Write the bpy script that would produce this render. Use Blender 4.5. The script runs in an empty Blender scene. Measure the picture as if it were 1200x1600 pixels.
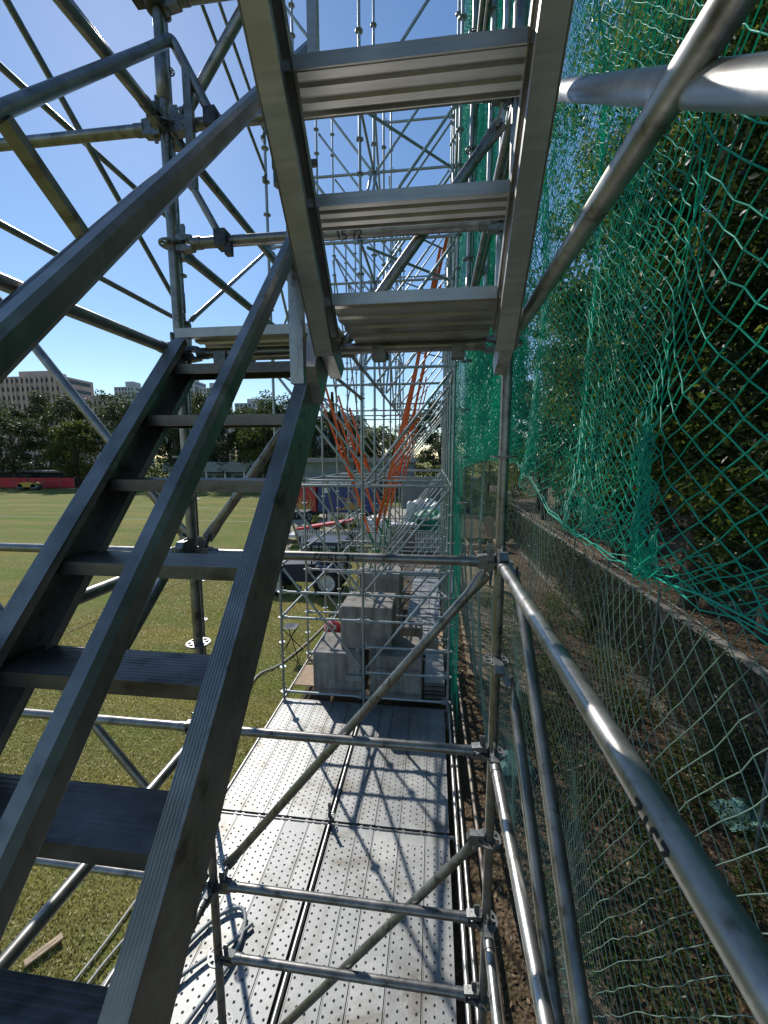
import bpy, math, random
import numpy as np
from mathutils import Vector, Matrix
random.seed(11); RNG = np.random.default_rng(11)
SC = bpy.context.scene
COL = SC.collection
R = math.radians
V = Vector

# ------------------------------------------------------------------ tagging
def tag(o, label=None, cat=None, group=None, kind=None):
    if label: o['label'] = label
    if cat: o['category'] = cat
    if group: o['group'] = group
    if kind: o['kind'] = kind
    return o

def empty(name, loc, label=None, cat=None, group=None, kind=None):
    o = bpy.data.objects.new(name, None); COL.objects.link(o)
    o.location = loc; o.empty_display_size = .1
    return tag(o, label, cat, group, kind)

# ------------------------------------------------------------------ materials
def nt(name):
    m = bpy.data.materials.new(name); m.use_nodes = True
    t = m.node_tree; b = t.nodes['Principled BSDF']
    return m, t, b
def nd(t, typ, **kw):
    n = t.nodes.new(typ)
    for k, v in kw.items():
        if k.startswith('i_'): n.inputs[k[2:].replace('_', ' ')].default_value = v
        else: setattr(n, k, v)
    return n
def ramp(t, fac, stops):
    n = t.nodes.new('ShaderNodeValToRGB'); e = n.color_ramp.elements
    while len(e) < len(stops): e.new(.5)
    for el, (p, c) in zip(e, stops):
        el.position = p; el.color = (c[0], c[1], c[2], 1)
    t.links.new(fac, n.inputs[0]); return n.outputs[0]
def noise(t, scale, detail=4, vec=None, rough=.55, dist=0):
    n = nd(t, 'ShaderNodeTexNoise'); n.inputs['Scale'].default_value = scale
    n.inputs['Detail'].default_value = detail; n.inputs['Roughness'].default_value = rough
    n.inputs['Distortion'].default_value = dist
    if vec: t.links.new(vec, n.inputs['Vector'])
    return n.outputs['Fac']
def coords(t, scale=(1, 1, 1), kind='Object'):
    c = nd(t, 'ShaderNodeTexCoord'); m = nd(t, 'ShaderNodeMapping')
    m.inputs['Scale'].default_value = scale
    t.links.new(c.outputs[kind], m.inputs['Vector']); return m.outputs[0]
def bump(t, b, h, strength=.3, dist=.01):
    n = nd(t, 'ShaderNodeBump'); n.inputs['Strength'].default_value = strength; n.inputs['Distance'].default_value = dist
    t.links.new(h, n.inputs['Height']); t.links.new(n.outputs[0], b.inputs['Normal']); return n

def metal(name, c0, c1, met=.9, r0=.3, r1=.5, scale=14, stretch=(1, 1, 1), bmp=.06, spots=True):
    m, t, b = nt(name)
    v = coords(t, stretch)
    n1 = noise(t, scale, 6, v)
    n2 = noise(t, scale*7, 3, v)
    mx = nd(t, 'ShaderNodeMath', operation='MULTIPLY_ADD'); mx.inputs[1].default_value = .3
    t.links.new(n2, mx.inputs[0]); t.links.new(n1, mx.inputs[2])
    col = ramp(t, mx.outputs[0], [(.42, c0), (.85, c1)])
    if spots:
        n3 = noise(t, scale*2.3, 2, v)
        dark = ramp(t, n3, [(.28, (.40, .36, .31)), (.40, (.9, .88, .86)), (.60, (1, 1, 1)), (.74, (1.25, 1.25, 1.22))])
        mm = nd(t, 'ShaderNodeMix', data_type='RGBA', blend_type='MULTIPLY'); mm.inputs[0].default_value = .85
        t.links.new(col, mm.inputs[6]); t.links.new(dark, mm.inputs[7]); col = mm.outputs[2]
    n4 = noise(t, scale*1.3, 3, coords(t, (9, 9, .7)), .5)
    sc_ = ramp(t, n4, [(.30, (.78, .76, .74)), (.42, (1, 1, 1)), (.70, (1, 1, 1)), (.78, (1.3, 1.3, 1.28))])
    m4 = nd(t, 'ShaderNodeMix', data_type='RGBA', blend_type='MULTIPLY'); m4.inputs[0].default_value = .7
    t.links.new(col, m4.inputs[6]); t.links.new(sc_, m4.inputs[7]); col = m4.outputs[2]
    t.links.new(col, b.inputs['Base Color'])
    b.inputs['Metallic'].default_value = met
    rr = nd(t, 'ShaderNodeMapRange'); rr.inputs['To Min'].default_value = r0; rr.inputs['To Max'].default_value = r1
    t.links.new(n1, rr.inputs[0]); t.links.new(rr.outputs[0], b.inputs['Roughness'])
    bump(t, b, mx.outputs[0], bmp, .004)
    return m
def plain(name, c, rough=.6, met=0, var=.25, scale=6, bmp=.15):
    m, t, b = nt(name)
    v = coords(t)
    n = noise(t, scale, 5, v)
    col = ramp(t, n, [(.3, tuple(x*(1-var) for x in c)), (.7, tuple(min(1, x*(1+var)) for x in c))])
    t.links.new(col, b.inputs['Base Color']); b.inputs['Roughness'].default_value = rough; b.inputs['Metallic'].default_value = met
    if bmp: bump(t, b, noise(t, scale*9, 3, v), bmp, .01)
    return m
def leafmat(name, stops, trans=.35, rough=.45):
    m, t, b = nt(name)
    g = nd(t, 'ShaderNodeNewGeometry')
    col = ramp(t, g.outputs['Random Per Island'], stops)
    t.links.new(col, b.inputs['Base Color']); b.inputs['Roughness'].default_value = rough
    b.inputs['Specular IOR Level'].default_value = .4
    tr = nd(t, 'ShaderNodeBsdfTranslucent'); 
    hs = nd(t, 'ShaderNodeHueSaturation'); hs.inputs['Hue'].default_value = .48; hs.inputs['Value'].default_value = 1.7; hs.inputs['Saturation'].default_value = 1.15
    t.links.new(col, hs.inputs['Color']); t.links.new(hs.outputs[0], tr.inputs['Color'])
    mx = nd(t, 'ShaderNodeMixShader'); mx.inputs[0].default_value = trans
    t.links.new(b.outputs[0], mx.inputs[1]); t.links.new(tr.outputs[0], mx.inputs[2])
    t.links.new(mx.outputs[0], t.nodes['Material Output'].inputs['Surface'])
    return m

M = {}
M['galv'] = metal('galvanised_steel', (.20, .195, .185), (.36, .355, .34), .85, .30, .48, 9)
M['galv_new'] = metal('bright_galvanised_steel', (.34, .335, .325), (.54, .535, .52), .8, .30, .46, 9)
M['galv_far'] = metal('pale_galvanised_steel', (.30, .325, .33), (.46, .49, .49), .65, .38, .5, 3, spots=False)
M['cast'] = metal('cast_steel', (.17, .18, .185), (.30, .31, .31), .85, .38, .55, 30)
M['dark_clamp'] = metal('dark_forged_steel', (.05, .055, .06), (.12, .125, .13), .8, .4, .6, 30)
def alu():
    m, t, b = nt('ribbed_aluminium')
    v = coords(t)
    n1 = noise(t, 5, 6, v); n2 = noise(t, 60, 2, coords(t, (.05, 1, 1)))
    mx = nd(t, 'ShaderNodeMath', operation='MULTIPLY_ADD'); mx.inputs[1].default_value = .5
    t.links.new(n2, mx.inputs[0]); t.links.new(n1, mx.inputs[2])
    t.links.new(ramp(t, mx.outputs[0], [(.45, (.34, .33, .31)), (.8, (.50, .49, .465)), (.95, (.60, .585, .55))]), b.inputs['Base Color'])
    b.inputs['Metallic'].default_value = .85
    rr = nd(t, 'ShaderNodeMapRange'); rr.inputs['To Min'].default_value = .36; rr.inputs['To Max'].default_value = .55
    t.links.new(n1, rr.inputs[0]); t.links.new(rr.outputs[0], b.inputs['Roughness'])
    bump(t, b, mx.outputs[0], .08, .004)
    return m
M['alu'] = alu()
M['worn_shaded'] = metal('shaded_dirty_aluminium', (.09, .085, .08), (.22, .21, .20), .75, .34, .5, 5, (.6, 1, 1))  # slightly dirty aluminium, its colour darkened for the shade on the lower treads
M['weathered'] = metal('weathered_aluminium', (.20, .195, .18), (.40, .39, .365), .8, .34, .55, 5, (.6, 1, 1))
def ribbed():
    m, t, b = nt('grooved_aluminium')
    v = coords(t)
    w = nd(t, 'ShaderNodeTexWave', wave_type='BANDS', bands_direction='X'); w.inputs['Scale'].default_value = 40; w.inputs['Distortion'].default_value = .0
    t.links.new(v, w.inputs['Vector'])
    n1 = noise(t, 6, 6, v)
    t.links.new(ramp(t, n1, [(.3, (.17, .165, .15)), (.75, (.36, .35, .33))]), b.inputs['Base Color'])
    b.inputs['Metallic'].default_value = .85; b.inputs['Roughness'].default_value = .45
    bump(t, b, w.outputs['Fac'], .5, .003)
    return m
M['ribbed'] = ribbed()
def deckmat():
    m, t, b = nt('galvanised_deck_sheet')
    gp = nd(t, 'ShaderNodeNewGeometry'); v = gp.outputs['Position']
    oi = nd(t, 'ShaderNodeObjectInfo')
    n1 = noise(t, 2.2, 7, v, .65); n2 = noise(t, 45, 3, v); n3 = noise(t, 1.6, 7, v, .68, .6); n4 = noise(t, 5, 5, v, .6)
    a = nd(t, 'ShaderNodeMath', operation='MULTIPLY_ADD'); a.inputs[1].default_value = .35
    t.links.new(n2, a.inputs[0]); t.links.new(n1, a.inputs[2])
    col = ramp(t, a.outputs[0], [(.45, (.245, .25, .25)), (.7, (.315, .32, .32)), (.9, (.42, .42, .41))])
    d = ramp(t, n3, [(.33, (.50, .43, .35)), (.43, (.86, .84, .80)), (.50, (1, 1, 1)), (.62, (1.06, 1.06, 1.06))])
    mm = nd(t, 'ShaderNodeMix', data_type='RGBA', blend_type='MULTIPLY'); mm.inputs[0].default_value = .75
    t.links.new(col, mm.inputs[6]); t.links.new(d, mm.inputs[7])
    tv = ramp(t, oi.outputs['Random'], [(0, (.80, .81, .82)), (1, (1.1, 1.1, 1.08))])
    m3 = nd(t, 'ShaderNodeMix', data_type='RGBA', blend_type='MULTIPLY'); m3.inputs[0].default_value = 1
    t.links.new(mm.outputs[2], m3.inputs[6]); t.links.new(tv, m3.inputs[7])
    t.links.new(m3.outputs[2], b.inputs['Base Color'])
    b.inputs['Metallic'].default_value = .78
    rr = nd(t, 'ShaderNodeMapRange'); rr.inputs['To Min'].default_value = .42; rr.inputs['To Max'].default_value = .66
    t.links.new(n1, rr.inputs[0]); t.links.new(rr.outputs[0], b.inputs['Roughness'])
    bump(t, b, a.outputs[0], .12, .004)
    return m
M['deck'] = deckmat()
M['hole'] = plain('dark_hole', (.012, .012, .013), .9, bmp=0)
M['ink'] = plain('black_stencil_ink', (.015, .02, .022), .7, bmp=0)
M['concrete'] = plain('cast_concrete', (.31, .285, .25), .85, var=.22, scale=3, bmp=.3)
def concretemat():
    m, t, b = nt('cast_concrete')
    gp = nd(t, 'ShaderNodeNewGeometry'); mp = nd(t, 'ShaderNodeMapping'); mp.inputs['Scale'].default_value = (1, 1, .18); t.links.new(gp.outputs['Position'], mp.inputs['Vector'])
    n1 = noise(t, 2.2, 7, gp.outputs['Position'], .65); n2 = noise(t, 7, 4, mp.outputs[0], .6); n3 = noise(t, 40, 3, gp.outputs['Position'])
    c1 = ramp(t, n1, [(.3, (.20, .185, .165)), (.55, (.31, .29, .26)), (.75, (.40, .375, .335))])
    c2 = ramp(t, n2, [(.34, (.55, .52, .48)), (.52, (1, 1, 1)), (.70, (1.1, 1.08, 1.05))])
    c3 = ramp(t, n3, [(.24, (.35, .33, .3)), (.31, (1, 1, 1))])
    a = nd(t, 'ShaderNodeMix', data_type='RGBA', blend_type='MULTIPLY'); a.inputs[0].default_value = .8
    t.links.new(c1, a.inputs[6]); t.links.new(c2, a.inputs[7])
    c = nd(t, 'ShaderNodeMix', data_type='RGBA', blend_type='MULTIPLY'); c.inputs[0].default_value = .7
    t.links.new(a.outputs[2], c.inputs[6]); t.links.new(c3, c.inputs[7])
    t.links.new(c.outputs[2], b.inputs['Base Color']); b.inputs['Roughness'].default_value = .9
    bump(t, b, n3, .35, .006); return m
M['concrete'] = concretemat()
M['ply'] = plain('plywood', (.42, .28, .17), .7, var=.2, scale=8)
M['wood'] = plain('sawn_timber', (.48, .35, .22), .7, var=.25, scale=14)
M['orange'] = plain('orange_webbing', (.85, .15, .03), .6, var=.15)
M['greensling'] = plain('green_sling', (.01, .22, .08), .6)
M['cable'] = plain('pale_cable_sheath', (.50, .50, .46), .5, var=.1)
M['hose'] = plain('grey_hose', (.26, .28, .28), .4, var=.1)
M['white'] = plain('white_paint', (.72, .72, .70), .45, var=.08)
M['red'] = plain('red_paint', (.45, .03, .03), .45, var=.15)
M['redsheet'] = plain('red_hoarding_sheet', (.55, .02, .03), .55, var=.15, scale=1)
M['blue'] = plain('blue_paint', (.03, .05, .17), .45, var=.15)
M['navy'] = plain('navy_paint', (.012, .022, .05), .4, var=.15)
M['yellow'] = plain('yellow_paint', (.60, .36, .04), .45, var=.15)
M['flame'] = plain('yellow_orange_print', (.46, .27, .06), .5, var=.3, scale=4)
M['black'] = plain('black_rubber', (.014, .014, .015), .7)
M['glass'] = plain('dark_window_glass', (.03, .04, .05), .12, var=.1, bmp=0)
M['greentarp'] = plain('green_tarpaulin', (.01, .17, .09), .55, var=.3, scale=2)
M['greywall'] = plain('grey_green_render', (.20, .24, .22), .8, var=.12, scale=1)
M['roofgrey'] = plain('grey_roof_sheet', (.28, .29, .27), .75, var=.15, scale=1)
M['pinkwall'] = plain('pinkish_tile_render', (.46, .36, .32), .8, var=.1, scale=.3)
M['greybld'] = plain('pale_grey_render', (.42, .44, .46), .8, var=.08, scale=.2)
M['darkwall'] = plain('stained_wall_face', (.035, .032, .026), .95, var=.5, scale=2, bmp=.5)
M['denim'] = plain('blue_denim', (.04, .075, .16), .85, var=.3, scale=12)
M['darkcloth'] = plain('dark_cloth', (.025, .028, .035), .9)
M['skin'] = plain('skin', (.42, .25, .17), .55, var=.05, bmp=0)
M['hair'] = plain('black_hair', (.012, .01, .01), .6)
M['greyfabric'] = plain('grey_fabric', (.22, .23, .25), .9)
M['redcloth'] = plain('red_cloth', (.5, .06, .07), .8)
M['bark'] = plain('tree_bark', (.085, .065, .048), .9, var=.4, scale=5, bmp=.6)
M['cardboard'] = plain('cardboard', (.50, .36, .25), .8)
M['path'] = plain('pale_concrete_paving', (.42, .38, .30), .85, var=.15, scale=.8)
M['fencewire'] = metal('green_coated_wire', (.05, .09, .07), (.10, .15, .12), .2, .5, .6, 20, spots=False)
M['fencepost'] = metal('grey_fence_post', (.16, .19, .18), (.28, .31, .30), .3, .5, .6, 10)
def netmat(name, c, tr=.25, rough=.42):
    m, t, b = nt(name)
    v = coords(t)
    n = noise(t, 3, 4, v)
    col = ramp(t, n, [(.3, tuple(x*.75 for x in c)), (.7, tuple(min(1, x*1.25) for x in c))])
    t.links.new(col, b.inputs['Base Color']); b.inputs['Roughness'].default_value = rough
    b.inputs['Specular IOR Level'].default_value = .6
    tl = nd(t, 'ShaderNodeBsdfTranslucent'); t.links.new(col, tl.inputs['Color'])
    mx = nd(t, 'ShaderNodeMixShader'); mx.inputs[0].default_value = tr
    t.links.new(b.outputs[0], mx.inputs[1]); t.links.new(tl.outputs[0], mx.inputs[2])
    t.links.new(mx.outputs[0], t.nodes['Material Output'].inputs['Surface'])
    return m
M['net'] = netmat('green_net_twine', (.025, .64, .47), .42)
M['net_pale'] = netmat('pale_green_net_twine', (.27, .42, .35))
M['leaf_far'] = leafmat('far_leaves', [(0, (.022, .038, .014)), (.55, (.045, .068, .020)), (1, (.085, .10, .032))], .3)
M['leaf_dark'] = leafmat('dark_leaves', [(0, (.018, .034, .015)), (.6, (.044, .074, .026)), (1, (.09, .12, .04))], .34)
M['leaf_near'] = leafmat('near_leaves', [(0, (.028, .052, .018)), (.55, (.078, .125, .036)), (.94, (.15, .20, .05)), (1, (.22, .21, .10))], .5, .33)
M['leaf_light'] = leafmat('light_leaves', [(0, (.05, .075, .02)), (1, (.13, .15, .04))], .4)
M['litter'] = leafmat('dead_leaves', [(0, (.09, .052, .027)), (.6, (.21, .135, .07)), (1, (.42, .31, .20))], .15)
M['blade'] = leafmat('grass_blades', [(0, (.14, .14, .046)), (.5, (.27, .26, .095)), (.8, (.44, .40, .19)), (1, (.80, .74, .56))], .45, .38)
def grassmat():
    m, t, b = nt('turf')
    v = coords(t)
    n0 = noise(t, .05, 4, v); n1 = noise(t, .9, 5, v, .6); n2 = noise(t, 38, 4, v, .75); n3 = noise(t, .22, 5, coords(t, (.5, 2, 1)), .6)
    c1 = ramp(t, n2, [(.32, (.11, .112, .034)), (.5, (.215, .215, .064)), (.66, (.38, .355, .16))])
    c2 = ramp(t, n1, [(.30, (.80, .68, .55)), (.45, (1, 1, 1)), (.72, (1.0, 1.05, .8))])
    mm = nd(t, 'ShaderNodeMix', data_type='RGBA', blend_type='MULTIPLY'); mm.inputs[0].default_value = .85
    t.links.new(c1, mm.inputs[6]); t.links.new(c2, mm.inputs[7])
    c3 = ramp(t, n3, [(.38, (1.3, 1.12, .95)), (.48, (1, 1, 1)), (.58, (.72, .92, .6))])
    m2 = nd(t, 'ShaderNodeMix', data_type='RGBA', blend_type='MULTIPLY'); m2.inputs[0].default_value = .8
    t.links.new(mm.outputs[2], m2.inputs[6]); t.links.new(c3, m2.inputs[7])
    t.links.new(m2.outputs[2], b.inputs['Base Color']); b.inputs['Roughness'].default_value = .8
    b.inputs['Specular IOR Level'].default_value = .04
    bump(t, b, n2, .7, .03)
    return m
M['turf'] = grassmat()
def dirtmat():
    m, t, b = nt('leaf_littered_soil')
    v = coords(t)
    n1 = noise(t, 1.1, 6, v, .65); n2 = noise(t, 24, 5, v, .7); vo = nd(t, 'ShaderNodeTexVoronoi'); vo.inputs['Scale'].default_value = 22
    t.links.new(v, vo.inputs['Vector'])
    c1 = ramp(t, n2, [(.3, (.04, .027, .015)), (.55, (.14, .095, .055)), (.75, (.28, .20, .125))])
    c2 = ramp(t, n1, [(.36, (.55, .62, .45)), (.55, (1, 1, 1))])
    mm = nd(t, 'ShaderNodeMix', data_type='RGBA', blend_type='MULTIPLY'); mm.inputs[0].default_value = .9
    t.links.new(c1, mm.inputs[6]); t.links.new(c2, mm.inputs[7])
    t.links.new(mm.outputs[2], b.inputs['Base Color']); b.inputs['Roughness'].default_value = .95
    bump(t, b, vo.outputs['Distance'], .9, .03)
    return m
M['dirt'] = dirtmat()

# ------------------------------------------------------------------ mesh builder
class MB:
    def __init__(s): s.v = []; s.f = []; s.mi = []; s.sm = []
    def face(s, idx, mi=0, sm=False): s.f.append(idx); s.mi.append(mi); s.sm.append(sm)
    def add(s, vs): b = len(s.v); s.v += [tuple(x) for x in vs]; return b
    def tube(s, pts, r, n=10, mi=0, caps=True, flat=None):
        """round tube through pts; r number or list; flat = list of (scale along u, scale along w) per point"""
        P = [V(p) for p in pts]; k = len(P)
        rs = r if isinstance(r, (list, tuple)) else [r]*k
        T = []
        for i in range(k):
            a = P[max(0, i-1)]; b = P[min(k-1, i+1)]; T.append((b-a).normalized())
        ref = V((0, 0, 1)) if abs(T[0].z) < .9 else V((0, 1, 0))
        if isinstance(flat, dict): ref = flat['n']; fl = flat['s']
        else: fl = [(1, 1)]*k
        u = None; rings = []
        for i in range(k):
            if u is None: u = (ref - T[i]*ref.dot(T[i])).normalized()
            else: u = (u - T[i]*u.dot(T[i])).normalized()
            w = T[i].cross(u)
            rings.append(s.add([P[i] + u*(math.cos(2*math.pi*j/n)*rs[i]*fl[i][0]) + w*(math.sin(2*math.pi*j/n)*rs[i]*fl[i][1]) for j in range(n)]))
        for i in range(k-1):
            a, b = rings[i], rings[i+1]
            for j in range(n):
                q = (j+1) % n
                s.face((a+j, a+q, b+q, b+j), mi, True)
        if caps:
            for ri, rev in ((0, True), (k-1, False)):
                b = s.add([s.v[rings[ri]+j] for j in range(n)])
                idx = list(range(b, b+n)); s.face(tuple(reversed(idx)) if rev else tuple(idx), mi, False)
    def box(s, c, d, ax=None, mi=0):
        c = V(c); ax = ax or (V((1, 0, 0)), V((0, 1, 0)), V((0, 0, 1)))
        h = [V(a)*(x/2) for a, x in zip(ax, d)]
        b = s.add([c + h[0]*i + h[1]*j + h[2]*k for k in (-1, 1) for j in (-1, 1) for i in (-1, 1)])
        for q in ((0, 2, 3, 1), (4, 5, 7, 6), (0, 1, 5, 4), (2, 6, 7, 3), (0, 4, 6, 2), (1, 3, 7, 5)):
            s.face(tuple(b+x for x in q), mi)
    def bbox(s, lo, hi, mi=0):
        lo = V(lo); hi = V(hi); s.box((lo+hi)/2, hi-lo, None, mi)
    def beam(s, p0, p1, w, h, up=V((0, 0, 1)), mi=0):
        p0 = V(p0); p1 = V(p1); d = p1-p0; L = d.length; d.normalize()
        x = d.cross(up); 
        if x.length < 1e-4: x = d.cross(V((0, 1, 0)))
        x.normalize(); z = x.cross(d)
        s.box((p0+p1)/2, (w, L, h), (x, d, z), mi)
    def prism(s, poly, axis_o, ex, ey, ez, L, mi=0):
        """extrude 2-D polygon (in ex,ey) along ez by L"""
        o = V(axis_o); ex = V(ex); ey = V(ey); ez = V(ez); n = len(poly)
        a = s.add([o+ex*p[0]+ey*p[1] for p in poly]); b = s.add([o+ex*p[0]+ey*p[1]+ez*L for p in poly])
        for j in range(n):
            q = (j+1) % n; s.face((a+j, a+q, b+q, b+j), mi)
        s.face(tuple(reversed(range(a, a+n))), mi); s.face(tuple(range(b, b+n)), mi)
    def lathe(s, prof, c, n=20, axis='z', mi=0, sm=True):
        c = V(c); rings = []
        for r, h in prof:
            if axis == 'z': ring = [c+V((r*math.cos(2*math.pi*j/n), r*math.sin(2*math.pi*j/n), h)) for j in range(n)]
            elif axis == 'x': ring = [c+V((h, r*math.cos(2*math.pi*j/n), r*math.sin(2*math.pi*j/n))) for j in range(n)]
            else: ring = [c+V((r*math.sin(2*math.pi*j/n), h, r*math.cos(2*math.pi*j/n))) for j in range(n)]
            rings.append(s.add(ring))
        for i in range(len(prof)-1):
            for j in range(n):
                q = (j+1) % n
                s.face((rings[i]+j, rings[i]+q, rings[i+1]+q, rings[i+1]+j), mi, sm)
    def ell(s, c, r, n=12, m=8, mi=0, ax=None):
        c = V(c); ax = ax or (V((1, 0, 0)), V((0, 1, 0)), V((0, 0, 1))); rings = []
        for i in range(m+1):
            th = math.pi*i/m
            rings.append(s.add([c + ax[0]*(r[0]*math.sin(th)*math.cos(2*math.pi*j/n)) + ax[1]*(r[1]*math.sin(th)*math.sin(2*math.pi*j/n)) + ax[2]*(r[2]*math.cos(th)) for j in range(n)]))
        for i in range(m):
            for j in range(n):
                q = (j+1) % n
                s.face((rings[i]+j, rings[i+1]+j, rings[i+1]+q, rings[i]+q), mi, True)
    def build(s, name, mats, parent=None, org=None):
        if not isinstance(mats, (list, tuple)): mats = [mats]
        A = np.array(s.v, dtype=float)
        if parent is not None: o0 = V(WORLD(parent))
        else:
            o0 = V(org) if org is not None else V(((A[:, 0].min()+A[:, 0].max())/2, (A[:, 1].min()+A[:, 1].max())/2, A[:, 2].min()))
        A = A - np.array(o0)
        me = bpy.data.meshes.new(name); me.from_pydata(A.tolist(), [], s.f)
        for m in mats: me.materials.append(m)
        me.polygons.foreach_set('material_index', s.mi); me.polygons.foreach_set('use_smooth', s.sm)
        me.update()
        o = bpy.data.objects.new(name, me); COL.objects.link(o)
        if parent is not None: o.parent = parent
        else: o.location = o0
        return o
def WORLD(o):
    p = V((0, 0, 0))
    while o is not None: p = p + V(o.location); o = o.parent
    return p
def npmesh(name, verts, faces, mat, parent=None, org=(0, 0, 0), smooth=False):
    """verts (n,3), faces (m,k) numpy"""
    me = bpy.data.meshes.new(name); k = faces.shape[1]
    o0 = np.array(WORLD(parent)) if parent is not None else np.array(org, float)
    vv = (verts - o0).astype(np.float32)
    me.vertices.add(len(vv)); me.vertices.foreach_set('co', vv.ravel())
    me.loops.add(faces.size); me.loops.foreach_set('vertex_index', faces.astype(np.int32).ravel())
    me.polygons.add(len(faces)); me.polygons.foreach_set('loop_start', np.arange(0, faces.size, k, dtype=np.int32))
    me.polygons.foreach_set('loop_total', np.full(len(faces), k, np.int32))
    me.polygons.foreach_set('use_smooth', np.full(len(faces), smooth))
    me.materials.append(mat); me.update(calc_edges=True); me.validate()
    o = bpy.data.objects.new(name, me); COL.objects.link(o)
    if parent is not None: o.parent = parent
    else: o.location = tuple(o0)
    return o
def copy_tree(o, loc=None, parent=None):
    c = o.copy(); COL.objects.link(c)
    if parent is not None: c.parent = parent
    if loc is not None: c.location = loc
    for ch in list(o.children): copy_tree(ch, None, c)
    return c

# ------------------------------------------------------------------ camera and light
F, PSI, TH = 637.0, .121, .1333
cd = bpy.data.cameras.new('camera'); cam = bpy.data.objects.new('camera', cd); COL.objects.link(cam)
cd.sensor_width = 36; cd.sensor_fit = 'AUTO'; cd.lens = F/1600*36; cd.clip_start = .02; cd.clip_end = 3000
cam.location = (0, 0, 0); cam.rotation_euler = (math.pi/2 - TH, 0, PSI)
SC.camera = cam
SUN = V((-.7785, 1.0698, 1.0963)).normalized()
ELEV = math.asin(SUN.z); AZ = math.atan2(SUN.x, SUN.y)
sd = bpy.data.lights.new('sun', 'SUN'); sd.energy = 2.85; sd.angle = R(.55); sd.color = (1, .95, .87)
so = bpy.data.objects.new('sun', sd); COL.objects.link(so); so.rotation_euler = SUN.to_track_quat('Z', 'Y').to_euler()
so.location = SUN*50
w = bpy.data.worlds.new('World'); SC.world = w; w.use_nodes = True
t = w.node_tree; bg = t.nodes['Background']
sky = nd(t, 'ShaderNodeTexSky', sky_type='NISHITA'); sky.sun_disc = False
sky.sun_elevation = ELEV; sky.sun_rotation = AZ; sky.altitude = 0; sky.air_density = 1.0; sky.dust_density = .09; sky.ozone_density = 2.2
hs_ = nd(t, 'ShaderNodeHueSaturation'); hs_.inputs['Saturation'].default_value = 1.12
t.links.new(sky.outputs[0], hs_.inputs['Color']); t.links.new(hs_.outputs[0], bg.inputs['Color']); bg.inputs['Strength'].default_value = .102
SC.view_settings.view_transform = 'Standard'; SC.view_settings.look = 'None'; SC.view_settings.gamma = 1
SC.view_settings.exposure = .42; SC.view_settings.use_curve_mapping = False

# ------------------------------------------------------------------ grid of the scaffold
XL, XM, XR = -2.823, -1.251, .321
YR, YB, Y1 = -.614, 1.958, 4.530
GZ = -5.0; DZ = -4.64
TR = .0242
def lv(z): return z + .003

# ---- rosettes, wedge heads
def rosette_mesh(full=True):
    mb = MB(); h = .0045
    n = 32
    def ann(r0, r1):
        a = [[], []]
        for s_, z in ((0, -h), (1, h)):
            a[s_] = [mb.add([(r*math.cos(2*math.pi*j/n), r*math.sin(2*math.pi*j/n), z) for j in range(n)]) for r in (r0, r1)]
        for j in range(n):
            q = (j+1) % n
            mb.face((a[1][0]+j, a[1][1]+j, a[1][1]+q, a[1][0]+q))
            mb.face((a[0][0]+j, a[0][0]+q, a[0][1]+q, a[0][1]+j))
            mb.face((a[0][1]+j, a[0][1]+q, a[1][1]+q, a[1][1]+j))
            mb.face((a[0][0]+j, a[1][0]+j, a[1][0]+q, a[0][0]+q))
    ann(.0235, .034); ann(.0525, .0625)
    for k in range(8):
        a = 2*math.pi*(k+.5)/8; d = V((math.cos(a), math.sin(a), 0)); p = V((-d.y, d.x, 0))
        mb.box(d*.0435, (.022, .013, .0078), (d, p, V((0, 0, 1))))
    return mb
ros_src = rosette_mesh().build('rosette', M['cast'], None, (0, 0, 0))
ros_mesh = ros_src.data; bpy.data.objects.remove(ros_src)
def rosette(parent, z, mat=None):
    o = bpy.data.objects.new('rosette', ros_mesh); COL.objects.link(o); o.parent = parent
    o.location = (0, 0, z - WORLD(parent).z); o.rotation_euler = (0, 0, R(22.5)); return o

def standard(x, y, z0, z1, label, mat='galv', n=16, joint=(1.72,)):
    root = empty('scaffold_standard', (x, y, z0), label, 'scaffold post')
    mb = MB(); mb.tube([(x, y, z0), (x, y, z1)], TR, n)
    for j in joint:
        if z0 < j < z1: mb.lathe([(TR, j-.11), (.0295, j-.108), (.0295, j+.1), (TR, j+.102)], (x, y, 0), n)
    mb.build('tube', M[mat], root)
    z = -.497
    while z-.5 > z0+.05: z -= .5
    while z < z1:
        rosette(root, z); z += .5
    return root

def head(root, p, d, zr=None):
    """wedge head gripping the rosette of a post at p, ledger running along unit vector d"""
    p = V(p); d = V(d).normalized(); s = d.cross(V((0, 0, 1))).normalized(); up = V((0, 0, 1))
    mb = MB()
    ax = (d, s, up)
    for sg in (1, -1):
        mb.prism([(.026, sg*.008), (.07, sg*.010), (.105, sg*.020), (.105, sg*.030), (.055, sg*.038), (.026, sg*.034)], p - s*.021, d, up, s, .042)
    mb.tube([p+d*.098, p+d*.145], .0275, 14)
    o = mb.build('wedge_head', M['cast'], root)
    wb = MB()
    wb.prism([(.040, -.060), (.056, -.060), (.066, .075), (.062, .088), (.038, .088), (.036, .075)], p - s*.0035, d, up, s, .007)
    wb.build('wedge', M['cast'], o)

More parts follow.
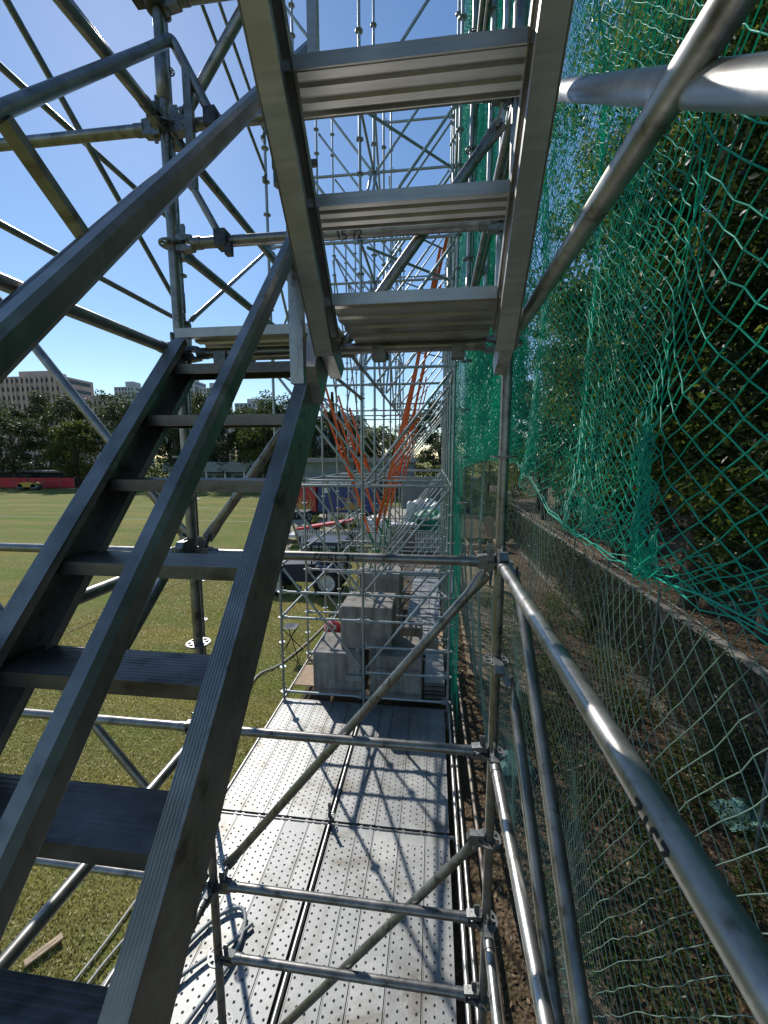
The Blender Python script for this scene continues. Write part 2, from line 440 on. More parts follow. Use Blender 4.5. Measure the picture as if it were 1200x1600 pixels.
GLY = {'H': [[(0, 0), (0, 1)], [(.6, 0), (.6, 1)], [(0, .5), (.6, .5)]], 'L': [[(0, 1), (0, 0), (.55, 0)]],
       '1': [[(.1, .8), (.3, 1), (.3, 0)]], '5': [[(.55, 1), (.08, 1), (.04, .55), (.35, .6), (.55, .42), (.55, .2), (.35, 0), (0, .06)]],
       '7': [[(0, 1), (.58, 1), (.22, 0)]], '2': [[(0, .82), (.12, .97), (.4, 1), (.56, .82), (.5, .6), (0, 0), (.58, 0)]], ' ': []}
def stencil(mb, text, start, d, r, ang, flip=False, h=.036, mi=1):
    """letters wrapped on a round tube whose axis passes start along d; ang = angle of text centre around the axis"""
    d = V(d).normalized(); up = V((0, 0, 1)); s = d.cross(up).normalized(); start = V(start)
    def P(a, b, rr):
        th = ang + (b-.5)*h/r
        return start + d*a + (s*math.cos(th) + up*math.sin(th))*rr
    x = 0
    for ch in text:
        for st in GLY[ch]:
            for (x0, y0), (x1, y1) in zip(st[:-1], st[1:]):
                a0, a1 = x0*h*.95, x1*h*.95
                L = math.hypot(a1-a0, (y1-y0)*h); nn = max(2, int(L/.004)); wv = .0062
                nx, ny = -(y1-y0)*h/L*wv/2, (a1-a0)/L*wv/2/h
                pr = None
                for i in range(nn+1):
                    f = i/nn; a = a0+(a1-a0)*f; b = y0+(y1-y0)*f
                    pts = []
                    for sg in (1, -1):
                        aa, bb = a+sg*nx, b+sg*ny
                        if flip: pts.append(P(-(x+aa), 1-bb, r+.0007))
                        else: pts.append(P(x+aa, bb, r+.0007))
                    cur = mb.add(pts)
                    if pr is not None: mb.face((pr, pr+1, cur+1, cur), mi)
                    pr = cur
        x += h*.95*(.8 if ch != ' ' else .55)

def ledger(p0, p1, label, mat='galv', n=16, heads=(1, 1), text=None, r=TR, gap=.12, name='scaffold_ledger', cat='scaffold tube', group=None):
    p0 = V(p0); p1 = V(p1); d = (p1-p0).normalized()
    root = empty(name, (p0+p1)/2, label, cat, group)
    a = p0 + d*(gap if heads[0] else 0); b = p1 - d*(gap if heads[1] else 0)
    mb = MB(); mb.tube([a, b], r, n)
    if text: stencil(mb, *text[0:1], p0 + d*text[1], d, r, text[2], text[3], text[4] if len(text) > 4 else .036)
    mb.build('tube', [M[mat], M['ink']], root)
    if heads[0]: head(root, p0, d)
    if heads[1]: head(root, p1, -d)
    return root

def brace(p0, p1, label, nrm, off=0, mat='galv', n=14, cat='diagonal brace'):
    """diagonal tube with flattened ends pinned to small heads; nrm = normal of its plane, off = offset along it"""
    nrm = V(nrm); p0 = V(p0)+nrm*off; p1 = V(p1)+nrm*off; d = (p1-p0).normalized(); L = (p1-p0).length
    root = empty('scaffold_brace', (p0+p1)/2, label, cat)
    mb = MB(); s = .090
    pts = [p0+d*s, p0+d*(s+.055), p0+d*(s+.13), p1-d*(s+.13), p1-d*(s+.055), p1-d*s]
    sc = [(.28, 1.35), (.30, 1.33), (1, 1), (1, 1), (.30, 1.33), (.28, 1.35)]
    mb.tube(pts, .0240, n, flat={'n': nrm, 's': sc})
    mb.build('tube', M[mat], root)
    for p, e in ((p0, d), (p1, -d)):
        h = MB(); q = p - nrm*off
        hd = V((e.x, e.y, 0)).normalized()
        h.prism([(.028, -.034), (.1, -.03), (.118, 0), (.1, .03), (.028, .034)], q - hd.cross(V((0, 0, 1)))*.02, hd, V((0, 0, 1)), hd.cross(V((0, 0, 1))), .04)
        c = p + e*(s+.02); h.beam(q+hd*.055, c-nrm*.012+e*.012, .012, .034, nrm); h.tube([c - nrm*.035, c + nrm*.016], .011, 8)
        h.build('brace_head', M['cast'], root)
    return root
def bY(x0, z0, x1, z1, y, label, off=.0, **k): return brace((x0, y, z0), (x1, y, z1), label, (0, 1, 0), off, **k)
def bX(y0, z0, y1, z1, x, label, off=.0, **k): return brace((x, y0, z0), (x, y1, z1), label, (1, 0, 0), off, **k)

# ================================================================== NEAR STAIR TOWER
standard(XR, YB, GZ+.02, 5.6, 'tall round scaffold post at the end of the guard rails beside the green net')
standard(XM, YB, GZ+.02, 5.6, 'scaffold post rising behind the lower stair flight, white ring discs on it')
standard(XL, YB, GZ+.02, 5.6, 'outermost scaffold post standing on the grass at the edge of the stair tower')
standard(XR, YR, GZ+.02, 5.6, 'scaffold post behind the viewer carrying the guard rails by the net')
standard(XM, YR, GZ+.02, 5.6, 'scaffold post behind the viewer on the field side of the stair tower')
standard(XL, YR, GZ+.02, 5.6, 'outer scaffold post behind the viewer standing on the grass')
standard(XL, Y1, DZ, 9.4, 'slim post at the field edge corner of the perforated deck', n=12)
standard(XR, Y1, 1.2, 9.4, 'high scaffold post hung beside the green net above the deck', n=12)

X2 = lambda za, lab, **k: ledger((XM, YB, lv(za)), (XR, YB, lv(za)), lab, **k)
X2(-.5, 'cross tube stencilled HL 15 72 upside down, between the two posts at eye level', mat='galv', text=('HL 15 72', .86, R(8), True, .037))
X2(1.0, 'cross tube stencilled 15 72 under the middle upper stair tread', text=('15 72', .80, R(-40), False, .034))
X2(1.5, 'cross tube stencilled 11 under the topmost stair tread', text=('11', .76, R(-42), False, .034))
X2(.5, 'cross tube carrying the stair landing from underneath')
X2(2.0, 'topmost cross tube with a heavy forged clamp against the sky')
X2(-1.5, 'cross tube crossing above the middle of the perforated deck')
X2(-2.5, 'cross tube low over the near deck, brace pinned at its field end')
X2(-3.0, 'lowest cross tube just above the near perforated deck')
X1 = lambda za, lab, **k: ledger((XL, YB, lv(za)), (XM, YB, lv(za)), lab, **k)
X1(-.5, 'outer cross tube over the grass at the height of the stencilled one')
X1(1.5, 'outer cross tube against the sky just under the bent handrail')
X1(-1.5, 'outer cross tube seen between two lower stair treads over grass')
X1(-2.5, 'outer cross tube low over the grass under the bottom treads')
YL = lambda x, za, lab, y0=YR, y1=YB, **k: ledger((x, y0, lv(za)), (x, y1, lv(za)), lab, **k)
YL(XR, -.5, 'thick guard rail with stencilled digits running toward the viewer beside the net', mat='galv_new', n=28, text=('2572', 1.10, R(196), False, .030))
YL(XR, .5, 'upper guard rail slanting up across the green net', mat='galv_new', n=28)
YL(XR, -1.5, 'bright rail below the guard rail with dark shadow bands', mat='galv_new', n=20)
YL(XR, -2.5, 'lowest rail beside the net joined just over the deck', mat='galv_new')
YL(XM, .5, 'tube against the sky that meets the top of the lower stair flight')
YL(XM, -.5, 'sunlit tube behind the lower flight at the height of its middle treads')
YL(XM, -1.5, 'sunlit tube over the grass passing under the lower stair flight')
YL(XM, -2.5, 'tube over the deck edge running back under the stair flight')
YL(XM, 1.5, 'tube close to the sun running overhead toward the viewer')
YL(XL, 1.5, 'thin tube against the sky on the outer side of the tower', YB, Y1, n=10)
YL(XL, 2.5, 'thin upper tube against the sky on the outer side of the tower', YB, Y1, n=10)
YL(XL, 1.5, 'outer tube of the tower passing beside the viewer', n=10)
YL(XM, 1.5, 'long dark tube leading from the tower overhead to the far lattice', YB, 7.10, n=12)
YL(XM, 1.0, 'long thin tube leading from the tower to the lattice under a longer dark one', YB, 7.10, n=10)
YL(XR, 1.5, 'overhead tube linking the tower post to the hung post by the net', YB, Y1, n=10)
YL(XR, 3.5, 'high overhead tube linking the tower post to the hung post', YB, Y1, n=10)

bY(XM, -2.5, XR, -.5, YB, 'long brace crossing in front of the deck up to the eye level joint', .05, mat='galv')
bY(XM, -4.0, XR, -2.0, YB, 'lower brace crossing the deck up to a joint with a bright ring disc', .05)
bY(XM, -.5, XR, 1.5, YB, 'brace rising behind the stair landing to the upper joint', .05)
bY(XM, 1.5, XR, 3.5, YB, 'brace rising from behind the big handrail into the sky', .05)
bY(XM, -.5, XL, 1.5, YB, 'dark brace crossing the far trees and apartment block', .05)
bY(XM, -2.5, XL, -.5, YB, 'brace over the grass below the lower stair flight', .05)
bY(XM, 1.5, XL, 3.5, YB, 'thick brace beside the sun in the upper sky corner', .05)
bX(YB, -.45, YR, -2.45, XM, 'dark brace behind the middle rail over the grass', -.05)
bX(YB, 1.5, YR, -.5, XR, 'thick sunlit brace close overhead across the net top', .02, mat='galv_new', n=28)
bX(YB, -.46, YR, -2.64, XR, 'dull brace descending between guard rail and net', .065)
bX(YB, -1.0, YR, -2.87, XR, 'dull brace with flattened end pinned at the ring disc below the guard rail', .065)
bX(YB, 3.5, Y1, 1.5, XL, 'thin brace on the outer side descending to a corner node in the sky', .05, n=10)
bX(Y1, 1.5, 7.1, 3.5, XL, 'thin bright brace rising from the corner node toward the far lattice', .05, n=10)
bX(Y1, 5.5, 7.1, 4.5, XL, 'thin dark brace high up leading to the far lattice', .05, n=10)
bX(Y1, 6.1, 7.1, 5.1, XL, 'thin dark brace parallel above another one high up', .05, n=10)

# heavy forged clamp at top of the field-side post
root = empty('scaffold_clamp', (XM, YB, 1.98), 'heavy forged clamp at the top of the post against the sun', 'clamp')
mb = MB(); mb.lathe([(.025, -.06), (.05, -.06), (.058, -.03), (.058, .03), (.05, .06), (.025, .06)], (XM, YB, 2.03), 20)
mb.box((XM-.06, YB-.02, 2.035), (.09, .07, .075)); mb.box((XM+.055, YB-.03, 2.04), (.06, .06, .06)); mb.build('jaw', M['dark_clamp'], root)
mb = MB(); mb.tube([(XM-.13, YB-.04, 2.04), (XM+.12, YB-.04, 2.04)], .0085, 8)
mb.lathe([(0, 0), (.017, 0), (.017, .016), (0, .016)], (XM-.125, YB-.04, 2.04), 6, 'x', sm=False); mb.build('bolt', M['cast'], root)

# ------------------------------------------------------------------ stairs
SL = 1.15; PHI = math.atan(SL)
def channel(mb, x, inn, p0, p1, depth=.165, fl=.058, tw=.006, mi_top=1):
    """C-channel stringer in the plane x; web at x, flanges toward inn(+1/-1); p0,p1 = (y,z) along its top edge"""
    a = V((x, p0[0], p0[1])); b = V((x, p1[0], p1[1])); d = (b-a).normalized()
    nrm = V((0, -d.z, d.y)); 
    if nrm.z < 0: nrm = -nrm
    ex = V((1, 0, 0)); L = (b-a).length; mid = (a+b)/2
    mb.box(mid - nrm*(depth/2) - ex*inn*tw/2, (tw, L, depth), (ex, d, nrm))
    mb.box(mid - nrm*.004 + ex*inn*(fl/2), (fl, L, .008), (ex, d, nrm), mi_top)
    mb.box(mid - nrm*(depth-.004) + ex*inn*(fl/2), (fl, L, .008), (ex, d, nrm), mi_top)
    mb.box(mid - nrm*.018 + ex*inn*(fl-.0035), (.006, L-.002, .020), (ex, d, nrm))
    mb.box(mid - nrm*(depth-.018) + ex*inn*(fl-.0035), (.006, L-.002, .020), (ex, d, nrm))
def tread(parent, x0, x1, yn, yf, z, under=False):
    """ribbed aluminium tread with turned-down lips, near edge yn, far edge yf, top z"""
    mb = MB(); L = x1-x0; W = yf-yn
    pr = []
    n = 11                                     # anti-slip ridges on the top
    top = []
    for i in range(n):
        y = W*i/n
        top += [(y+.002, 0), (y+W/n*.55, 0), (y+W/n*.6, -.0009), (y+W/n-.001, -.0009)]
    top += [(W, 0)]
    if under:
        prof = [(0, -.034), (0, 0)] + top[1:-1] + [(W, 0), (W, -.016), (W-.004, -.016), (W-.004, -.006)]
        for q in (.80, .52, .26):
            prof += [(W*q+.016, -.006), (W*q+.012, -.014), (W*q-.012, -.014), (W*q-.016, -.006)]
        prof += [(.005, -.006), (.005, -.034)]
    else:
        prof = [(0, -.042), (0, 0)] + top[1:-1] + [(W, 0), (W, -.042), (W-.012, -.042), (W-.012, -.036), (W-.005, -.036), (W-.005, -.006), (.005, -.006), (.005, -.036), (.012, -.036), (.012, -.042)]
    mb.prism(prof, (x0, yn, z), (0, 1, 0), (0, 0, 1), (1, 0, 0), L)
    o = mb.build('tread', M['alu' if under else 'worn_shaded'], parent)
    return o
# lower flight: rises away from the viewer
LA, LB = -1.22, -.512
low = empty('stair_flight', (-.86, .1, -1.6), 'lower aluminium stair flight rising away from the viewer over the grass', 'stairs')
def lowline(y): return .42-1.126*(1.80-y)+.06
for x, inn in ((LA, 1), (LB, -1)):
    mb = MB(); y0, y1 = -.03, (1.86 if inn > 0 else 1.74)
    channel(mb, x, inn, (y0, lowline(y0)), (y1, lowline(y1)), .180 if inn < 0 else .165, .048 if inn < 0 else .06)
    for i in range(8):
        z_ = .42-.25*i; yb_ = 1.96-.222*i-.07
        for dy_ in (-.028, .028): mb.lathe([(0, .006), (.008, .006), (.009, .0), (.009, -.001)], (x+(.0 if inn < 0 else -.006), yb_+dy_, z_-.02), 6, 'x', sm=False)
    mb.build('stringer', [M['weathered'], M['ribbed']], low)
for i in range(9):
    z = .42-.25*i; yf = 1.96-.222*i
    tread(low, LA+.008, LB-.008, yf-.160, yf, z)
# peaked end bracket at the head of the inner stringer
mb = MB()
pk = [(1.60, .35), (1.66, .50), (1.70, .585), (1.745, .585), (1.80, .50), (1.80, .36), (1.70, .22)]
mb.prism(pk, (LB+.004, 0, 0), (0, 1, 0), (0, 0, 1), (1, 0, 0), .045)
mb.build('end_bracket', M['alu'], low)

# upper flight: rises toward and over the viewer
UA, UB = -.425, .262
upf = empty('stair_flight', (-.08, .9, .56), 'upper aluminium stair flight seen from below, treads overhead', 'stairs')
def upline(y): return .555+SL*(1.5-y)+.02
for x, inn in ((UA, 1), (UB, -1)):
    mb = MB(); channel(mb, x, inn, (1.60, upline(1.60)), (-.1, upline(-.1)), .155, .06)
    mb.build('stringer', [M['ribbed'], M['alu']], upf)
for i in range(1, 8):
    z = .575+.2125*i; yn = 1.5-.186*i
    tread(upf, UA+.008, UB-.008, yn, yn+.172, z, True)
for x in (UA-.03, UB-.02):
    mb = MB(); mb.prism([(1.60, .50), (1.72, .50), (1.86, .40), (1.80, .34), (1.66, .40)], (x, 0, 0), (0, 1, 0), (0, 0, 1), (1, 0, 0), .05)
    mb.build('hook_bracket', M['galv_new'], upf)
# landing: two ribbed planks hooked over the cross tube
def landing(x0, x1, y0, y1, z, label):
    root = empty('landing_plank', ((x0+x1)/2, y0, z), label, 'landing')
    mb = MB(); W = y1-y0; prof = [(0, 0), (W, 0), (W, -.04), (W-.006, -.04), (W-.006, -.006)]
    n = 5
    for i in range(n-1, 0, -1):
        y = W*i/n; prof += [(y+.026, -.006), (y+.021, -.017), (y-.021, -.017), (y-.026, -.006)]
    prof += [(.006, -.006), (.006, -.04), (0, -.04)]
    mb.prism(prof, (x0, y0, z), (0, 1, 0), (0, 0, 1), (1, 0, 0), x1-x0)
    mb.build('plank', M['alu'], root)
    for x in (x0+.14, x1-.14):
        mb = MB(); mb.prism([(-.002, -.088), (.022, -.088), (.022, -.016), (.06, -.016), (.06, -.004), (-.002, -.004)], (x-.025, y1+.002, z), (0, 1, 0), (0, 0, 1), (1, 0, 0), .05)
        mb.build('hook', M['cast'], root)
        if y0 > 1: mb = MB(); mb.box((x, 1.958, z-.10), (.06, .066, .06)); mb.build('clip', M['cast'], root)
    return root
landing(-.40, .24, 1.50, 2.12, .575, 'ribbed aluminium landing seen from below at the foot of the upper flight')
landing(-1.17, -.43, 1.80, 2.26, .575, 'ribbed aluminium landing at the head of the lower flight')
landing(-1.17, .25, -.75, .10, -1.66, 'ribbed aluminium landing under the viewer at the foot of the lower flight')

# ------------------------------------------------------------------ hand rails
def sq_rail(mb, pts, w, h):
    pts = [V(p) for p in pts]
    for a, b in zip(pts[:-1], pts[1:]):
        d = (b-a).normalized(); x = d.cross(V((0, 0, 1))).normalized(); z = x.cross(d)
        c = .42
        prof = [(w/2*sx*(1 if i else 1-c), h/2*sy*(1-c if i else 1)) for sx, sy, order in ((1, 1, (1, 0)), (-1, 1, (0, 1)), (-1, -1, (1, 0)), (1, -1, (0, 1))) for i in order]
        mb.prism(prof, a, x, z, d, (b-a).length)
root = empty('stair_handrail', (-.5, .9, .2), 'inner stair handrail of two square bars, the upper one dark and glinting', 'handrail')
def hl(y, z0, y0): return z0+1.10*(y-y0)
mb = MB(); sq_rail(mb, [(-.50, .12, hl(.12, .128, .434)), (-.50, 1.75, hl(1.75, .128, .434)-.01)], .036, .040); mb.build('top_rail', M['weathered'], root)
mb = MB(); sq_rail(mb, [(-.515, .05, hl(.05, -.50, .38)), (-.515, 1.51, hl(1.51, -.50, .38))], .042, .058); mb.build('middle_rail', M['weathered'], root)
mb = MB(); mb.box((-.505, 1.52, .60), (.05, .036, .66)); mb.build('newel', M['galv_new'], root)
mb = MB(); mb.box((-.475, 1.40, .93), (.11, .03, .026)); mb.tube([(-.51, 1.395, .955), (-.51, 1.395, .87)], .02, 8); mb.lathe([(0, 0), (.011, 0), (.011, .035), (0, .035)], (-.42, 1.4, .93), 6, 'x', sm=False)
mb.build('clamp', M['dark_clamp'], root)
mb = MB(); mb.box((-.395, 1.42, 1.62), (.03, .035, .9)); mb.build('baluster', M['alu'], root)

root = empty('stair_handrail', (-1.2, 1.0, .5), 'outer handrail of round tube bent down at its far end in the sun', 'handrail')
def bend(pts, n=6, k=.35):
    P = [V(p) for p in pts]; out = [P[0]]
    for i in range(1, len(P)-1):
        a = P[i]+(P[i-1]-P[i])*k; b = P[i]+(P[i+1]-P[i])*k
        for j in range(n+1):
            t_ = j/n; out.append((1-t_)**2*a+2*t_*(1-t_)*P[i]+t_*t_*b)
    out.append(P[-1]); return out
xr_ = -1.205
def ol(y): return .953+1.08*(y-1.13)
mb = MB(); mb.tube(bend([(xr_, .35, ol(.35)), (xr_, 1.80, ol(1.80)), (-1.16, 1.90, 1.80), (-1.02, 1.93, 1.53)], 6, .12), .0215, 14); mb.build('top_rail', M['galv'], root)
mb = MB(); mb.tube(bend([(xr_, .35, ol(.35)-.48), (xr_, 1.80, ol(1.80)-.48), (-1.14, 1.90, 1.28), (-1.0, 1.93, 1.02)], 6, .12), .0165, 12); mb.build('middle_rail', M['galv'], root)
mb = MB(); mb.box((-1.10, 1.905, 1.44), (.036, .026, .48)); mb.build('baluster', M['galv'], root)
mb = MB(); mb.beam((xr_, 1.13, ol(1.13)-.02), (xr_, 1.42, .72), .03, .046, V((1, 0, 0))); mb.build('baluster', M['weathered'], root)
for x, z in ((-1.01, 1.50), (-.99, 1.0)):
    mb = MB(); mb.box((x, 1.94, z), (.055, .07, .07)); mb.box((x+.035, 1.925, z-.05), (.03, .03, .05)); mb.build('clamp', M['dark_clamp'], root)

# ================================================================== PERFORATED DECK
def deck_board(w_, L, raised=True, n=32):
    """board of w_ x L, top at z=0, origin at its near corner; raised punched holes in a staggered pattern"""
    mb = MB()
    mb.bbox((0, 0, -.05), (w_, L, 0))
    mb.box((.004, L/2, .002), (.008, L-.004, .004)); mb.box((w_-.004, L/2, .002), (.008, L-.004, .004))
    cols = max(2, round((w_-.05)/.062)); rows = int((L-.14)/.075)
    for j in range(rows):
        for i in range(cols):
            if (i+j) % 2 and False: continue
            x = .035+(w_-.07)*(i/(cols-1)); y = .07+.075*j+(.0375 if i % 2 else 0)
            k = 8; c = V((x, y, 0))
            r1, r2, r3, hh = .0130, .0088, .0080, .0028
            a = mb.add([c+V((r1*math.cos(2*math.pi*q/k), r1*math.sin(2*math.pi*q/k), .0003)) for q in range(k)])
            b = mb.add([c+V((r2*math.cos(2*math.pi*q/k), r2*math.sin(2*math.pi*q/k), hh)) for q in range(k)])
            d = mb.add([c+V((r3*math.cos(2*math.pi*q/k), r3*math.sin(2*math.pi*q/k), .0012)) for q in range(k)])
            for q in range(k):
                p = (q+1) % k
                mb.face((a+q, a+p, b+p, b+q), 0); mb.face((b+q, b+p, d+p, d+q), 1)
            mb.face(tuple(range(d, d+k)), 1)
    return mb
DW = {}
def board_src(w_, L):
    key = (w_, L)
    if key not in DW:
        o = deck_board(w_, L).build('deck_board', [M['deck'], M['hole']], None, (0, 0, 0))
        DW[key] = o.data; bpy.data.objects.remove(o)
        cm = MB()
        for x in (.03, w_-.06):
            cm.bbox((x, -.045, -.035), (x+.03, .0, -.012)); cm.bbox((x, -.05, -.06), (x+.03, -.041, -.012))
        c = cm.build('claw', M['cast'], None, (0, 0, 0)); DW[key+('c',)] = c.data; bpy.data.objects.remove(c)
    return DW[key], DW[key+('c',)]
def place_board(x, y, w_, L, label, group='perforated deck boards'):
    dm, cm = board_src(w_, L)
    o = bpy.data.objects.new('deck_board', dm); COL.objects.link(o); o.location = (x, y, DZ+random.uniform(-.003, .003)); o.rotation_euler = (random.uniform(-.001, .001), random.uniform(-.004, .004), 0)
    tag(o, label, 'deck board', group)
    for yy, rz in ((0, 0), (L, math.pi)):
        c = bpy.data.objects.new('claw', cm); COL.objects.link(c); c.parent = o
        c.location = (0 if rz == 0 else w_, yy, 0); c.rotation_euler = (0, 0, rz)
WID_L = [.32, .32, .32, .32, .215]; WID_R = [.32, .215, .32, .32, .30]
ORD = ['first', 'second', 'third', 'fourth', 'fifth']
for rowi, (y0, L, rl) in enumerate(((1.99, 2.50, 'near'), (4.565, 2.50, 'far'))):
    for side, x0, W in (('field', XL+.035, WID_L), ('net', XM+.045, WID_R)):
        x = x0
        for i, w_ in enumerate(W):
            if side == 'field': lab = f'{ORD[i]} perforated steel board counted from the grass in the {rl} deck bay'
            else: lab = f'{ORD[4-i]} perforated steel board counted from the net in the {rl} deck bay'
            place_board(x, y0, w_-.008, L, lab); x += w_
for i, w_ in enumerate([.32, .32, .32, .32]):
    place_board(XM+.05+i*.325, -.55, w_-.006, 2.50, f'{ORD[i]} perforated steel board counted from the centre seam in the bay below the viewer')
# deck supports: transoms at the joints, centre seam tube, edge tubes
def simple_tube(name, p0, p1, r, label, cat, mat='galv', n=12, group=None):
    mb = MB(); mb.tube([p0, p1], r, n); return tag(mb.build(name, M[mat]), label, cat, group)
for y, nm in ((1.958, 'nearest'), (4.530, 'middle'), (7.10, 'farthest')):
    simple_tube('deck_transom', (XL, y, DZ-.03), (XR, y, DZ-.03), .0242, f'{nm} cross tube that the deck boards hook over', 'scaffold tube')
simple_tube('seam_tube', (XM, 1.0, DZ-.012), (XM, 4.50, DZ-.012), .024, 'tube lying in the centre seam of the near deck bay', 'scaffold tube', 'galv_new')
simple_tube('seam_tube', (XM, 4.56, DZ-.012), (XM, 7.08, DZ-.012), .024, 'tube lying in the centre seam of the far deck bay', 'scaffold tube', 'galv_new')
simple_tube('edge_tube', (XL, 1.0, DZ-.015), (XL, 17.5, DZ-.015), .0242, 'long tube along the grass edge of the deck', 'scaffold tube', 'galv_new')
for dx, z0, z1, lab, mt_, y0, y1 in ((.365, -4.56, -4.58, 'bright loose tube lying along the net edge of the deck', 'galv_new', 1.2, 8.4),
                              (.44, -4.50, -4.60, 'dull loose tube lying second from the deck edge', 'galv', 1.0, 7.6),
                              (.60, -4.25, -4.62, 'rust stained loose tube leaning along the deck beside the net', 'rusty', 1.5, 8.2)):
    if mt_ == 'rusty': M['rusty'] = metal('rust_stained_steel', (.20, .15, .11), (.36, .31, .26), .5, .45, .6, 6)
    simple_tube('loose_tube', (dx, y0, z0), (dx-.03, y1, z1), .0242, lab, 'scaffold tube', mt_)
# spigot stub at the middle joint
root = empty('spigot_stub', (XM, Y1, DZ-.05), 'short upright tube stub with a collar at the middle deck joint', 'tube stub')
mb = MB(); mb.tube([(XM, Y1, DZ-.05), (XM, Y1, DZ+.16)], .024, 12); mb.tube([(XM, Y1, DZ+.16), (XM, Y1, DZ+.30)], .019, 12); mb.build('tube', M['galv'], root)
rosette(root, DZ+.10)
# under-deck legs
for y in (1.958, 4.53, 7.1):
    for x, nm in ((XL, 'grass'), (XR, 'net')):
        if y < 2: continue
        mb = MB(); mb.tube([(x, y, GZ+.01), (x, y, DZ-.06)], .019, 10); mb.box((x, y, GZ+.012), (.15, .15, .012))
        tag(mb.build('base_jack', M['galv']), f'base jack under the deck on the {nm} side at the {"middle" if y < 5 else "far"} joint', 'base jack')

# ================================================================== FAR LATTICE
YF = [7.10, 8.67, 10.24, 11.82, 13.39, 14.96, 16.53]
NAMES = ['lattice frame nearest the deck, standing right in front of the concrete blocks', 'second lattice frame from the deck, over the front row of concrete blocks',
         'third lattice frame from the deck, tied by the outer orange straps', 'fourth lattice frame from the deck, behind the concrete blocks',
         'fifth lattice frame from the deck, over the bright deck boards', 'sixth lattice frame from the deck, in front of the parked trailers', 'last lattice frame, farthest from the perforated deck']
def ft(mb, a, b, r=.0242, n=8): mb.tube([a, b], r, n)
for k, y in enumerate(YF):
    root = empty('scaffold_bay', ((XL+XR)/2, y, DZ), NAMES[k], 'scaffold bay', 'lattice frames of the long scaffold')
    top = [9.6, 9.6, 8.6, 9.1, 7.6, 7.6, 7.1][k]
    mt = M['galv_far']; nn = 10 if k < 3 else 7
    for x, tp in ((XL, top), (XM, top), (XR, top)):
        mb = MB(); ft(mb, (x, y, DZ-.3), (x, y, tp), .0242, nn)
        z = -.497-8*.5
        while z < tp:
            mb.lathe([(.024, z-.006), (.0615, z-.006), (.0615, z+.006), (.024, z+.006)], (x, y, 0), 12, sm=False); z += .5
        mb.build('standard', mt, root)
    def led(a, b, z, d=1):
        mb = MB(); A = V((a[0], a[1], z)); B = V((b[0], b[1], z)); dd = (B-A).normalized()
        ft(mb, A+dd*.1, B-dd*.1, .0242, nn)
        s = dd.cross(V((0, 0, 1)))
        for p, e in ((A, dd), (B, -dd)):
            mb.box(p+e*.075, (.085, .042, .066), (e, s, V((0, 0, 1)))); mb.box(p+e*.052+V((0, 0, .05)), (.02, .008, .10), (e, s, V((0, 0, 1))))
        mb.build('ledger', mt, root)
    lo = [-4.5, -2.5] + ([-3.0] if k % 2 == 0 else [-3.5])
    for z in lo + [-.5, 1.5, 3.5, 5.5, 7.5]:
        if z > top: continue
        for a, b in ((XL, XM), (XM, XR)):
            if z == 7.5 and a == XL and k > 1: continue
            if k > 1 and (k*7+int(z*2)+(3 if a == XL else 0)) % 5 in (0, 2) and z > -1: continue
            led((a, y), (b, y), z)
    if k == 0: led((XM, y), (XR, y), -3.5); led((XM, y), (XR, y), -4.0)
    if k < len(YF)-1:
        y2 = YF[k+1]
        for x in (XL, XM, XR):
            for z in ((-2.0, -3.0, -.5, 1.5, 3.5, 5.5) if x == XL else (-.5, 1.5, 3.5, 5.5)):
                if k > 1 and z > 1 and (k*5+int(z)) % 3 == 0: continue
                led((x, y), (x, y2), z)
    for z0 in ([-4.0] if k == 0 else [-4.5]) + [-2.5, -.5, 1.5, 3.5, 5.5]:
        for xe in (XL, XR):
            if z0+2 > top: continue
            if k in (3, 5) and z0 in (1.5,) and xe == XL: continue
            mb = MB(); a = V((XM, y+.05, z0)); b = V((xe, y+.05, z0+2)); d = (b-a).normalized()
            mb.tube([a+d*.08, a+d*.16, b-d*.16, b-d*.08], .024, nn, flat={'n': V((0, 1, 0)), 's': [(.3, 1.3), (1, 1), (1, 1), (.3, 1.3)]})
            for p, e in ((a, d), (b, -d)): mb.tube([p+e*.1-V((0, .06, 0)), p+e*.1+V((0, .02, 0))], .013, 6)
            mb.build('brace', mt, root)
    if k < len(YF)-1:
        for x, z0 in ((XM, 1.5), (XR, 3.5), (XM, 5.5 if k % 2 else 3.5), (XL, 3.5 if k % 2 else 1.5)):
            ya, yb = (y, YF[k+1]) if (k+int(z0)) % 2 else (YF[k+1], y)
            mb = MB(); a = V((x-.05, ya, z0)); b = V((x-.05, yb, z0+2)); d = (b-a).normalized()
            if z0+2 < top: mb.tube([a+d*.1, b-d*.1], .024, nn); mb.build('brace', mt, root)
        if k % 2 == 0:
            for z0 in (3.44, 5.44):
                mb = MB(); mb.tube([(XM+.1, y+.08, z0), (XR-.1, YF[k+1]-.08, z0)], .024, nn); mb.build('plan_brace', mt, root)
    if k < len(YF)-1 and k % 2 == 0:
        for x, sgn in ((XR, 1), (XL, -1), (XM, 1)):
            for z0 in (-2.5, 1.5, 3.5):
                ya, yb = (y, YF[k+1]) if sgn > 0 else (YF[k+1], y)
                if x == XM and z0 < 0: continue
                mb = MB(); a = V((x+.05, ya, z0)); b = V((x+.05, yb, z0+2)); d = (b-a).normalized()
                mb.tube([a+d*.1, b-d*.1], .024, nn); mb.build('brace', mt, root)

